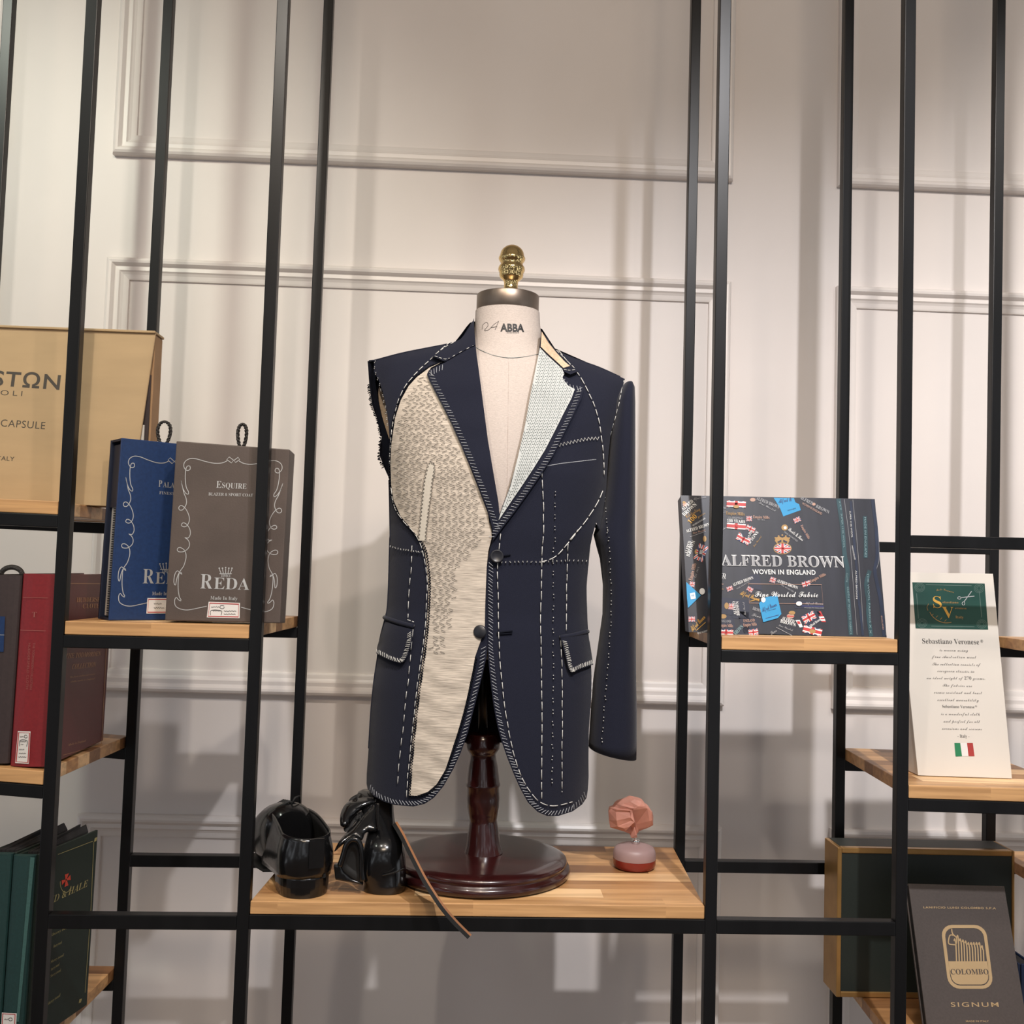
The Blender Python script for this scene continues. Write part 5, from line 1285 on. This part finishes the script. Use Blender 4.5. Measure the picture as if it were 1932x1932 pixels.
for k, m in LAY.items(): m.build(NM.get(k, k), MT[k], ab)

# ------------------------------------------------------------------ cream display card (right)
zs1 = lambda u, v_: (1520 + u / 3.449, 960 + v_ / 3.449)
yb_ = .075; 
c4 = [P(1732.5, 1445.5, yb_), P(1909.5, 1450, yb_), P(1873.7, 1082.5, yb_ + .066), P(1693, 1079.5, yb_ + .066)]
zz_ = t_seb(c4[0].x + .05) + .0008
for i in (0, 1): c4[i].z = t_seb(c4[i].x) + .0012
c4[2] = Face(c4[0], c4[1], c4[3]).at((1873.7, 1082.5))
sv = thing('display_card', ((c4[0].x + c4[1].x) / 2, .12, zz_), 'cream leaning display card with a dark green emblem panel, script text and small Italian flag', 'sign')
quad_slab(c4, 0, .003).build('card', MT['cream'], sv, bevel=.0005)
bkY = .155
MB().hexa([V((c4[0].x + .001, yb_ + .0045, c4[0].z)), V((c4[1].x - .001, yb_ + .0045, c4[1].z)), c4[2] + V((-.001, .004, -.003)), c4[3] + V((.001, .004, -.003)), V((c4[0].x + .001, bkY, c4[0].z)), V((c4[1].x - .001, bkY, c4[1].z)), c4[2] + V((-.001, .010, -.003)), c4[3] + V((.001, .010, -.003))]).build('easel_back', MT['cream'], sv)
FV = Face(c4[0], c4[1], c4[3])
mb = MB(); FV.poly(mb, [zs1(*p) for p in ((694, 478), (1165, 486), (1188, 786), (716, 778))], .0004); emb = mb.build('emblem_panel', MT['svgreen'], sv)
mb = MB()
for a, b in (((782, 494), (1080, 500)), ((818, 764), (1098, 768)), ((722, 550), (734, 714)), ((1130, 540), (1146, 706))): FV.line(mb, [zs1(*a), zs1(*b)], 1.2, .0008, False, False)
for cx, cy in ((742, 512), (1128, 518), (758, 744), (1146, 750)):
    for k in range(3): FV.line(mb, [zs1(*p) for p in ell(cx, cy, 14 + 9 * k, 12 + 8 * k, 14)], .8, .0008, True)
mb.build('ornament', MT['svgreen_l'], emb)
mb = MB()
FV.text(mb, serif('S'), zs1(832, 644), zs1(888, 645), 22, off=.0009, wt=-.008); FV.text(mb, serif('V'), zs1(892, 708), zs1(968, 710), 21, off=.0009, wt=-.008)
mb.build('monogram', MT['yellow'], emb)
mb = MB()
FV.text(mb, serif('ebastiano'), zs1(892, 614), zs1(994, 616), 4, off=.0009, wt=-.012); FV.text(mb, serif('eronese'), zs1(974, 652), zs1(1048, 654), 4, off=.0009, wt=-.012); FV.text(mb, serif('Italy'), zs1(976, 712), zs1(1028, 714), 5, off=.0009, wt=-.012)
FV.text(mb, script('Sarto'), zs1(852, 536), zs1(890, 528), 4, off=.0009); FV.text(mb, script('Veronese'), zs1(895, 530), zs1(965, 548), 4, off=.0009)
FV.line(mb, [zs1(*p) for p in ((808, 672), (826, 700), (862, 728), (908, 742), (948, 738))], 1.2, .0009); FV.line(mb, [zs1(*p) for p in ((796, 662), (790, 640), (800, 618))], 1, .0009)
for k in range(4): FV.line(mb, [zs1(820 + 28 * k, 694 + 13 * k), zs1(832 + 28 * k, 684 + 12 * k)], .9, .0009, False, False)
mb.build('emblem_lettering', MT['gold_print'], emb)
mb = MB()
FV.line(mb, [zs1(1008, 578), zs1(1098, 568)], 1.5, .0009, False, False); FV.line(mb, [zs1(1030, 606), zs1(1080, 536)], 1.5, .0009, False, False)
FV.line(mb, [zs1(*p) for p in ell(1000, 580, 11, 8, 12)], 1.1, .0009, True); FV.line(mb, [zs1(*p) for p in ell(1027, 616, 9, 11, 12)], 1.1, .0009, True)
mb.build('scissors_emblem', MT['silver'], emb)
mb = MB()
FV.text(mb, serif('Sebastiano Veronese'), zs1(760, 876), zs1(1130, 882), 9.6, wt=-.016); FV.text(mb, '®', zs1(1138, 870), zs1(1156, 870), 5)
lines = [('is woven using', 872, 1058, 926), ('fine Australian wool', 820, 1112, 970), ('The collection consists of', 824, 1140, 1018), ('evergreen classics in', 858, 1098, 1062), ('an ideal weight of 270 grams.', 788, 1168, 1108), ('The fabrics are', 892, 1084, 1156), ('crease resistant and boast', 836, 1150, 1202), ('excellent wearability', 858, 1128, 1250)]
for s, a, b, v_ in lines: FV.text(mb, script(s), zs1(a, v_), zs1(b, v_ + 4), 5.6, wt=-.012)
FV.text(mb, serif('Sebastiano Veronese'), zs1(890, 1294), zs1(1100, 1298), 5.4, wt=-.016); FV.text(mb, '®', zs1(1104, 1290), zs1(1116, 1290), 3)
for s, a, b, v_ in [('is a wonderful cloth', 882, 1134, 1342), ('and perfect for all', 898, 1136, 1390), ('occasions and seasons', 888, 1148, 1437)]: FV.text(mb, script(s), zs1(a, v_), zs1(b, v_ + 3), 5.6, wt=-.012)
FV.text(mb, serif('- Italy -'), zs1(990, 1488), zs1(1066, 1490), 6, wt=-.014)
mb.build('lettering', MT['text_grey'], sv)
for nm, mk, pts in (('flag_green_band', 'flag_green', ((968, 1524), (1006, 1524), (1018, 1610), (976, 1612))), ('flag_white_band', 'label_w', ((1006, 1524), (1050, 1524), (1060, 1610), (1018, 1610))), ('flag_red_band', 'flag_r2', ((1050, 1524), (1088, 1524), (1099, 1610), (1060, 1610)))):
    mb = MB(); FV.poly(mb, [zs1(*p) for p in pts], .0005); mb.build(nm, MT[mk], sv)

# ------------------------------------------------------------------ green and gold box, sample book at lower right
zx1 = lambda u, v_: (1500 + u / 4.275, 1480 + v_ / 4.275)
zcb = zc_board + .0008
yg_ = .205
gx0, gx1 = P(1579, 1735, yg_).x, P(1914, 1740, yg_).x
gz1 = P(1745, 1602, yg_).z
gb = thing('keepsake_box', ((gx0 + gx1) / 2, yg_ + .03, zcb), 'dark green cloth box with gold edging standing behind the brown sample book', 'box')
MB().box((gx0 + .003, yg_ + .001, zcb + .001), (gx1 - .003, yg_ + .062, gz1 - .001)).build('box_body', MT['boxgreen'], gb)
e_ = .0095
def frame_bar(a, b): return MB().box(a, b).build('gold_edging', MT['gold_edge'], gb, bevel=.0015)
frame_bar((gx0, yg_ - .001, zcb), (gx0 + e_ * .8, yg_ + .0655, gz1)); frame_bar((gx1 - e_ * .5, yg_ - .001, zcb), (gx1, yg_ + .0655, gz1))
frame_bar((gx0 + e_ * .8, yg_ - .001, gz1 - e_), (gx1 - e_ * .5, yg_ + .012, gz1)); frame_bar((gx0 + e_ * .8, yg_ - .001, zcb), (gx1 - e_ * .5, yg_ + .06, zcb + e_))
MB().box((gx0 + e_ * .8, yg_ + .0125, gz1 - .003), (gx1 - e_ * .5, yg_ + .0655, gz1 - .0002)).build('lid', MT['boxgreen'], gb)
zc1 = lambda u, v_: (1732 + u / 4.47, 1500 + v_ / 4.47)
yb_, yt_ = .045, .12
cTL, cTR = P(1714, 1667, yt_), P(1895, 1672, yt_)
cBL, cBR = P(1752, 1960, yb_), P(1944, 1966, yb_)
# continue the cover down to the shelf
for pb, pt_ in ((cBL, cTL), (cBR, cTR)):
    t = (zcb + .006 - pt_.z) / (pb.z - pt_.z)
    q = pt_ + (pb - pt_) * t; pb.x, pb.y, pb.z = q.x, q.y, q.z
sb = thing('sample_book', ((cBL.x + cBR.x) / 2, cBL.y + .02, zcb), 'dark taupe sample book with gold sheep emblem and SIGNUM lettering at lower right', 'book')
cTR = Face(cBL, cBR, cTL).at((1895, 1672))
c4 = [cBL, cBR, cTR, cTL]
n_ = (c4[1] - c4[0]).cross(c4[3] - c4[0]).normalized()
quad_slab(c4, 0, .003).build('front_cover', MT['taupe'], sb, bevel=.0008)
q4 = [p - n_ * .0032 for p in c4]
ctr = (q4[0] + q4[1] + q4[2] + q4[3]) / 4
quad_slab([ctr + (p - ctr) * .975 for p in q4], 0, .012).build('pages', MT['page_d'], sb)
quad_slab([p - n_ * .0155 for p in c4], 0, .003).build('back_cover', MT['taupe'], sb)
FC = Face(c4[0], c4[1], c4[3])
mb = MB()
FC.text(mb, 'LANIFICIO LUIGI COLOMBO S.P.A', zc1(46, 955), zc1(658, 963), 3.6, sp=1.15, wt=.02)
FC.text(mb, 'SIGNUM', zc1(280, 1786), zc1(682, 1786), 8.6, sp=1.25, wt=.006); FC.text(mb, 'MADE IN ITALY', zc1(405, 1914), zc1(598, 1914), 3, wt=.01)
mb.build('lettering', MT['champagne'], sb)
mb = MB()
sk_ = lambda pts: [zc1(u + (v_ - 1095) * .128, v_) for u, v_ in pts]
out_ = sk_(rrect(190, 1095, 570, 1634, 95)); inn = sk_(rrect(217, 1122, 543, 1607, 75))
inn2 = sk_(rrect(224, 1130, 536, 1598, 68))
m = len(out_)
A_ = [FC.at(p, .0005) for p in out_]; B_ = [FC.at(p, .0005) for p in inn]
mb.add(A_ + B_, [(i, (i + 1) % m, m + (i + 1) % m, m + i) for i in range(m)])
lower = [p for p in sk_(rrect(224, 1130, 536, 1598, 68)) ]
half = [zc1(u, v_) for u, v_ in [((p[0] - 1732) * 4.47, (p[1] - 1500) * 4.47) for p in lower] if v_ > 1500]
FC.poly(mb, [zc1(250, 1402), zc1(598, 1402)] + half, .0005)
FC.line(mb, [zc1(*p) for p in ((284, 1130), (288, 1160), (300, 1180), (325, 1205), (322, 1255), (300, 1262), (258, 1250), (268, 1185), (296, 1182))], 2.2, .0006)
for k in range(11):
    u0 = 312 + 23 * k; top = 1202 + (abs(k - 1) * 9 if k < 5 else 40 - 0 * k) + (26 if k == 10 else 0) - (20 if k == 1 else 0)
    FC.line(mb, [zc1(u0 - 8, top + 20), zc1(u0 - 2, top), zc1(u0 + 6, top + 40), zc1(u0 + 9, 1300), zc1(u0 + 13, 1402)], 2.3, .0006)
mb.build('sheep_emblem', MT['champagne'], sb)
mb = MB(); FC.text(mb, serif('COLOMBO'), zc1(278, 1512), zc1(598, 1512), 10, off=.0009, wt=-.004); mb.build('emblem_lettering', MT['taupe'], sb)
nx0 = P(1921, 1880, .10).x
nb = thing('cloth_book', (nx0 + .05, .14, zcb), 'dark navy book at the lower right picture corner behind the brown sample book', 'book')
nz = P(1926, 1818, .10).z
MB().box((nx0 + .0, .10, zcb), (nx0 + .0035, .20, nz)).build('cover', MT['navy_book'], nb, bevel=.001)
MB().box((nx0 + .0225, .10, zcb), (nx0 + .026, .20, nz)).build('cover', MT['navy_book'], nb, bevel=.001)
MB().box((nx0 + .004, .097, zcb), (nx0 + .022, .101, nz)).build('spine', MT['navy_book'], nb, bevel=.001)
MB().box((nx0 + .004, .102, zcb + .003), (nx0 + .022, .197, nz - .003)).build('pages', MT['page_d'], nb)

# ------------------------------------------------------------------ perfume bottle with stone stopper
zt = t_main(P(1196, 1640, .12).x) + .0006
bp = PZ(1196.5, 1636, zt)
bp = V((bp.x, bp.y, zt))
sc_ = (bp - CAM).dot(FW) / F_PX
bt = thing('perfume_bottle', bp, 'round frosted perfume bottle with red liquid and faceted pink stone stopper', 'bottle')
RB = 40 * sc_
MB().lathe([(0, 0), (RB * .88, 0), (RB * .96, .0025), (RB, .007), (RB, .0155)], bp, n=48).build('liquid', MT['redliq'], bt)
MB().lathe([(RB, .0156), (RB * 1.005, .020), (RB * .995, .0255), (RB * .96, .0300), (RB * .88, .0340), (RB * .7, .0370), (RB * .42, .0388), (RB * .2, .0395), (RB * .10, .0398), (0, .0398)], bp, n=48).build('bottle', MT['frost'], bt)
top = P(1199, 1594, bp.y)
MB().lathe([(.0022, -.004), (.0022, .006)], V((bp.x + .002, bp.y, bp.z + .0438)), n=12).build('stem', MT['chrome'], bt)
col_z = P(1197, 1592, bp.y).z
mb = MB()
for k in range(1): mb.lathe([(.0050, 0), (.0068, .001), (.0072, .006), (.0060, .0078), (0, .0078)], V((bp.x + .0018, bp.y, col_z)), n=10)
mb.build('collar', MT['chrome'], bt)
# faceted stopper from a pixel outline, with real depth
ol = ZP([(870, 1065), (800, 1060), (770, 990), (660, 940), (560, 910), (445, 880), (425, 760), (412, 600), (425, 545), (485, 530), (520, 470), (560, 438), (690, 395), (780, 355), (900, 380), (960, 402), (985, 465), (1050, 490), (1120, 590), (1145, 680), (1135, 850), (1060, 890), (930, 945), (890, 1000), (900, 1062)])
cen = ZP([(800, 700)])[0]
rings = []
for s_, yo in ((.50, -.026), (.84, -.020), (1.0, -.004), (.93, .010), (.66, .024)):
    ring = []
    shx, shy = ((15, -8) if s_ < .6 and yo < 0 else (5, -3) if yo < -.01 else (0, 0))
    for i, (x, y) in enumerate(ol):
        q = s_ if 3 < i < 22 else max(s_, .97) if abs(yo) < .02 else s_
        j = .0018 if i % 2 else -.0012
        dep_ = yo * (1.0 if 2 < i < 22 else .2)
        ring.append(P(cen[0] + (x - cen[0]) * q + shx * (3 < i < 22), cen[1] + (y - cen[1]) * q + shy * (3 < i < 22), bp.y) + V((0, dep_ + (j if abs(yo) > .01 else 0), 0)))
    rings.append(ring)
st = MB().loft(rings, smooth=False)
f_c = P(cen[0] + 3, cen[1] + 2, bp.y) + V((0, -.031, 0)); 
st.build('stone_stopper', MT['pink'], bt)

# ------------------------------------------------------------------ black shoes
zt0 = t_main(P(560, 1690, .05).x) + .0006
def ring_se(c, sx, hb, ht, side, up, n_=28, e=.85, amax=math.pi, lean_=0):
    pts = []
    for k in range(n_ + 1):
        a = -amax + 2 * amax * k / n_
        x = sx * math.copysign(abs(math.sin(a)) ** e, math.sin(a)); z = (ht - hb) / 2 * (1 - math.copysign(abs(math.cos(a)) ** e, math.cos(a))) + hb
        pts.append(c + side * (x + lean_ * z) + up * z)
    return pts
hc = PZ(583, 1700, zt0)
hc = V((hc.x, .012, zt0))
toe = P(514, 1622, .235)
d_ = V((toe.x - hc.x, .235 - .012, 0)); L_s = d_.length; d_.normalize()
side = V((d_.y, -d_.x, 0)); up = V((0, 0, 1))
s1 = thing('dress_shoe', (hc.x, .06, zt0), 'black patent leather shoe, heel toward the viewer at the left end of the board', 'shoe', 'unfinished black leather shoes')
def heel_block(parent, c, d2, side2, w2, ln, h, taper=.94):
    rings = []
    for z, s_ in ((0, taper), (.003, taper + .015), (h * .5, .99), (h - .002, 1.0), (h, .97)):
        ring = []
        for k in range(17):
            a = math.pi * k / 16
            ring.append(c + side2 * (w2 * math.cos(a) * s_) + d2 * (w2 * 1.05 - w2 * 1.05 * math.sin(a) * s_) + up * z)
        ring += [c - side2 * w2 * s_ + d2 * ln + up * z, c + side2 * w2 * s_ + d2 * ln + up * z]
        rings.append(ring)
    return MB().loft(rings, smooth=False).build('heel', MT['leather'], parent, bevel=.0008)
heel_block(s1, hc, d_, side, .0385, .065, .030)
# rear quarters: a wall bent round the heel, its collar dipping at the ankle
nU, nZ = 34, 9
def quarter(shrink, z_add, name, m, th):
    rows = []
    for iz in range(nZ + 1):
        t = iz / nZ; row = []
        for k in range(nU + 1):
            s_ = -1 + 2 * k / nU; a_ = abs(s_)
            ztop_ = .089 + .010 * a_ ** 1.5 + .006 * math.sin(math.pi * max(0, a_ - .5) / .5)
            z = (.0302 - .016 * a_ ** 2) * (1 - t) + (ztop_ + z_add) * t
            bul = 1 + .10 * math.sin(math.pi * min(1, t * 1.15)) - .08 * t
            hw = .0395 * bul * shrink
            if a_ < .5:
                an = a_ / .5 * math.pi / 2; x = hw * math.sin(an) ** .85; u = .040 * (1 - math.cos(an)) + (1 - shrink) * .04 - .003 * math.sin(math.pi * t)
            else:
                q = (a_ - .5) / .5; x = hw * (1 - .06 * q - .10 * q * t * t); u = .040 + .115 * q
            row.append(hc + d_ * (u + .001) + side * math.copysign(x, s_) + up * z)
        rows.append(row)
    o = MB().loft(rows, closed=False, cap0=False, cap1=False)
    return o.build(name, MT[m], s1, solid=th, off=0)
quarter(1.0, 0, 'quarter', 'leather', .0022)
quarter(.93, -.004, 'lining', 'leather_in', .0012)
MB().box(hc + V((-.02, .012, .028)), hc + V((.02, .06, .034))).build('insole', MT['leather_in'], s1)
st_ = [(.108, .030, .030, .106), (.116, .037, .020, .113), (.128, .0415, .014, .116), (.15, .0445, .006, .113), (.175, .0465, .004, .106), (.20, .046, .002, .095), (.222, .042, .001, .082), (.240, .034, .001, .066), (.252, .022, .002, .050), (.258, .008, .006, .030)]
rings = []
for u, sx, hb, ht in st_:
    rings.append(ring_se(hc + d_ * u, sx, hb, ht, side, up, 30, .85, math.pi, -.04)[:-1])
MB().loft(rings).build('vamp', MT['leather'], s1)
# heel counter strip and laces over the throat
mb = MB()
cs = [hc + d_ * (-.0055) + side * (.006 + .0115 * s_) + up * z + d_ * (0.001 * (1 - s_ * s_)) for z in (.046, .062, .078, .0895) for s_ in (-1, 1)]
for k in range(3): mb.poly([cs[2 * k], cs[2 * k + 1], cs[2 * k + 3], cs[2 * k + 2]])
mb.build('heel_strip', MT['leather'], s1, solid=.0014)
mb = MB()
for k in range(4):
    u = .125 + .012 * k
    c = hc + d_ * u + up * (.115 - .002 * k) + side * (-.006)
    mb.tube([c + side * -.018 + up * -.006, c + up * .003, c + side * .018 + up * -.006], .0022, 6)
mb.tube([hc + d_ * .12 + up * .112 + side * -.004, hc + d_ * .118 + up * .125 + side * .002, hc + d_ * .122 + up * .126 + side * .010, hc + d_ * .126 + up * .114 + side * .012], .0018, 6)
mb.build('lace', MT['leather_in'], s1)
rings = []
for u, w2 in ((.06, .030), (.10, .029), (.15, .037), (.2, .044), (.24, .040), (.26, .024), (.266, .008)):
    z0 = max(.0006, .026 - .26 * max(0, u - .06))
    c = hc + d_ * u
    rings.append([c + side * w2 + up * z0, c - side * w2 + up * z0, c - side * w2 + up * (z0 + .005), c + side * w2 + up * (z0 + .005)])
MB().loft(rings, smooth=False).build('sole', MT['leather_in'], s1)

# second shoe: standing on its heel with the forepart raised
s2o = PZ(722, 1672, zt0)
Y2 = .064
def tilt(y): return max(0.0, 1590 - y) * .0008
s2 = thing('dress_shoe', (s2o.x, Y2, zt0), 'black leather shoe with raised forepart standing between the other shoe and the round base', 'shoe', 'unfinished black leather shoes')
rows2 = [(1694, 688, 756, .030), (1688, 686, 761, .034), (1676, 686, 765, .036), (1662, 688, 766.5, .037), (1655, 683, 766, .037), (1640, 681, 766, .038), (1622, 682, 765, .038), (1602, 686, 762, .037), (1585, 690, 757, .035), (1568, 694, 751, .033), (1550, 690, 745, .031), (1532, 684, 743, .030), (1515, 676, 742, .028), (1503, 672, 738, .025), (1494, 676, 726, .020), (1490, 684, 714, .012)]
rings = []
for y, xa, xb, dp in rows2:
    a, b = P(xa, y, Y2), P(xb, y, Y2)
    c = (a + b) / 2; hw = (b.x - a.x) / 2
    yo = tilt(y); a, b = P(xa, y, Y2 + yo), P(xb, y, Y2 + yo); c = (a + b) / 2; hw = (b.x - a.x) / 2
    bump_ = lambda k: 1 + .05 * math.sin(3 * k * 2 * math.pi / 32 + y * .06)
    rings.append([V((c.x + hw * math.copysign(abs(math.sin(t)) ** .85, math.sin(t)), Y2 + yo - dp * (.82 if math.cos(t) > 0 else .62) * math.copysign(abs(math.cos(t)) ** .85, math.cos(t)) * bump_(k), max(c.z, zt0 + .0002))) for k, t in [(k, 2 * math.pi * k / 32) for k in range(32)]])
MB().loft(rings).build('upper', MT['leather'], s2)
# dark throat opening at the left
op = ZH([(800, 640), (825, 560), (870, 515), (915, 520), (942, 570), (950, 660), (948, 760), (958, 850), (945, 895), (860, 840), (800, 790), (775, 740)])
rings = []
for s_, dy in ((1.0, -.030), (.85, -.034), (.55, -.031), (.2, -.028)):
    cxo, cyo = ZH([(870, 690)])[0]
    rings.append([P(cxo + (x - cxo) * s_, cyo + (y - cyo) * s_, Y2 + dy + .006) for x, y in smooth_path(op, 4, True)])
MB().loft(rings, cap0=True, cap1=True).build('throat_opening', MT['leather_in'], s2)
MB().tube([P(x, y, Y2 - .034) for x, y in smooth_path(ZH([(770, 735), (800, 640), (825, 555), (870, 510), (918, 516), (945, 570), (955, 660), (955, 780), (965, 860)]), 4)], .0042, 8).build('throat_edge', MT['leather'], s2)
# inner sole lip reaching to the left
lip = ZH([(715, 730), (770, 725), (800, 790), (870, 850), (955, 880), (965, 905), (900, 885), (800, 868), (730, 855)])
vs2, fs2 = tri_fill(straight_path(lip, 4), 5)
m_ = MB(); m_.add([P(x, y, Y2 - .028) for x, y in vs2], fs2, True); m_.build('insole_lip', MT['leather'], s2, solid=.012, off=1, bevel=.002)
# quarter strap sweeping down left, rolled cuff on top
def band(pts, w_px, Y, th, name, m='leather'):
    p = smooth_path(pts, 4); rg = []
    for i in range(len(p)):
        a, b = p[max(0, i - 1)], p[min(len(p) - 1, i + 1)]
        tx_, ty_ = b[0] - a[0], b[1] - a[1]; l = math.hypot(tx_, ty_) or 1
        t = i / (len(p) - 1); w_ = w_px(t); nx_, ny_ = -ty_ / l, tx_ / l
        ring = []
        for k in range(12):
            an = 2 * math.pi * k / 12
            q = P(p[i][0] + nx_ * w_ * math.cos(an), p[i][1] + ny_ * w_ * math.cos(an), Y(t) + tilt(p[i][1])); ring.append(q + V((0, th * math.sin(an), 0)))
        rg.append(ring)
    return MB().loft(rg).build(name, MT[m], s2)
def puffed(pts, Y, bulge, name, m='leather', rad=14.0, back=.010, wr=0.0):
    pl = smooth_path(pts, 4, True); vs2, fs2 = tri_fill(pl, 4.5)
    def Yv(x, y):
        d2 = min(math.hypot(p[0] - x, p[1] - y) for p in pl); u = min(1, d2 / rad)
        return Y - bulge * math.sqrt(max(0, 1 - (1 - u) ** 2)) - wr * math.sin(x * .35 + y * .22) * u
    fr = [P(x, y, Yv(x, y) + tilt(y)) for x, y in vs2]; bk = [P(x, y, Y + back + tilt(y)) for x, y in vs2]
    nb = len(pl)
    def ori(f): return f if (fr[f[1]] - fr[f[0]]).cross(fr[f[2]] - fr[f[0]]).y < 0 else f[::-1]
    fs2 = [ori(f) for f in fs2]
    mb = MB().add(fr, fs2, True); mb.add(bk, [f[::-1] for f in fs2], True)
    ed = {(f[i], f[(i + 1) % len(f)]) for f in fs2 for i in range(len(f))}
    for a, b in ed:
        if (b, a) not in ed: mb.add([fr[b], fr[a], bk[a], bk[b]], [(0, 1, 2, 3)], True)
    return mb.build(name, MT[m], s2)
puffed(ZH([(720, 616), (765, 525), (830, 448), (885, 392), (960, 300), (1040, 225), (1088, 205), (1096, 300), (1094, 400), (1080, 440), (990, 455), (955, 520), (880, 505), (820, 535), (760, 585)]), Y2 - .024, .011, 'quarter', wr=.0012)
puffed(ZH([(775, 395), (772, 310), (800, 235), (850, 185), (930, 160), (1030, 150), (1085, 175), (1075, 205), (985, 245), (905, 300), (860, 360), (838, 400), (805, 412)]), Y2 - .014, .014, 'rolled_cuff', rad=12)
puffed(ZH([(845, 195), (860, 160), (920, 125), (1010, 95), (1090, 120), (1080, 175), (1000, 150), (920, 160)]), Y2 + .004, .010, 'toe_edge', 'leather_in', rad=10)
puffed(ZH([(800, 415), (838, 400), (862, 355), (905, 300), (960, 268), (975, 290), (900, 370), (850, 430), (815, 450)]), Y2 - .008, .004, 'tongue', 'leather_in', rad=8)
band(ZH([(1092, 210), (1087, 300), (1092, 390), (1100, 430)]), lambda t: 2.4, lambda t: Y2 - .0335, .003, 'stitched_seam')
mb = MB()
for k in range(9):
    x, y = ZH([(905 + 14 * k, 246 - 5 * k)])[0]
    mb.tube([P(x, y + 1.2, Y2 - .0285 + tilt(y)), P(x + 1.6, y - 1.2, Y2 - .0285 + tilt(y))], .0008, 5)
for a, b in (((925, 285), (912, 345)), ((948, 280), (940, 350)), ((900, 330), (962, 300)), ((896, 345), (950, 322))):
    mb.tube([P(*ZH([a])[0], Y2 - .0355 + tilt(ZH([a])[0][1])), P(*ZH([b])[0], Y2 - .0355 + tilt(ZH([b])[0][1]))], .0011, 5)
mb.build('lace', MT['leather_in'], s2)
MB().tube([P(x, y, Y2 - .0325) for x, y in smooth_path(ZH([(1130, 815), (1200, 800), (1260, 780), (1318, 755)]), 4)], .0012, 6).build('heel_seam', MT['leather'], s2)

# detached leather sole, seen edge-on
pts = smooth_path(ZH([(1232, 372), (1290, 470), (1345, 580), (1410, 710), (1480, 845), (1560, 975), (1650, 1105), (1750, 1220), (1868, 1338)]), 6)
def sole(off0, off1, m, name, par):
    rg = []
    n_p = len(pts)
    for i in range(n_p):
        t = i / (n_p - 1)
        a, b = pts[max(0, i - 1)], pts[min(n_p - 1, i + 1)]
        tx_, ty_ = b[0] - a[0], b[1] - a[1]; l = math.hypot(tx_, ty_); nx_, ny_ = -ty_ / l, tx_ / l
        Y0 = (Y2 + .022) * (1 - t) + (-.066) * t - .030 * math.sin(math.pi * t); hwid = .020 + .006 * math.sin(math.pi * min(1, t * 1.2))
        ring = []
        for o, dy in ((off0, -hwid), (off1, -hwid), (off1, hwid), (off0, hwid)):
            # thickness across the line of sight, width along it
            q = P(pts[i][0] + nx_ * o, pts[i][1] + ny_ * o, Y0)
            ring.append(CAM + (q - CAM) * ((q - CAM).length + dy) * (1 / (q - CAM).length))
        rg.append(ring)
    return MB().loft(rg, smooth=False).build(name, MT[m], par)
so = thing('leather_sole', P(*pts[-1], -.05), 'thin detached leather shoe sole with tan edge leaning over the front of the main shelf', 'shoe sole')
sole(-6.0, -2.0, 'tan', 'tan_edge', so)
sole(-2.0, 5.5, 'leather_in', 'outsole', so)
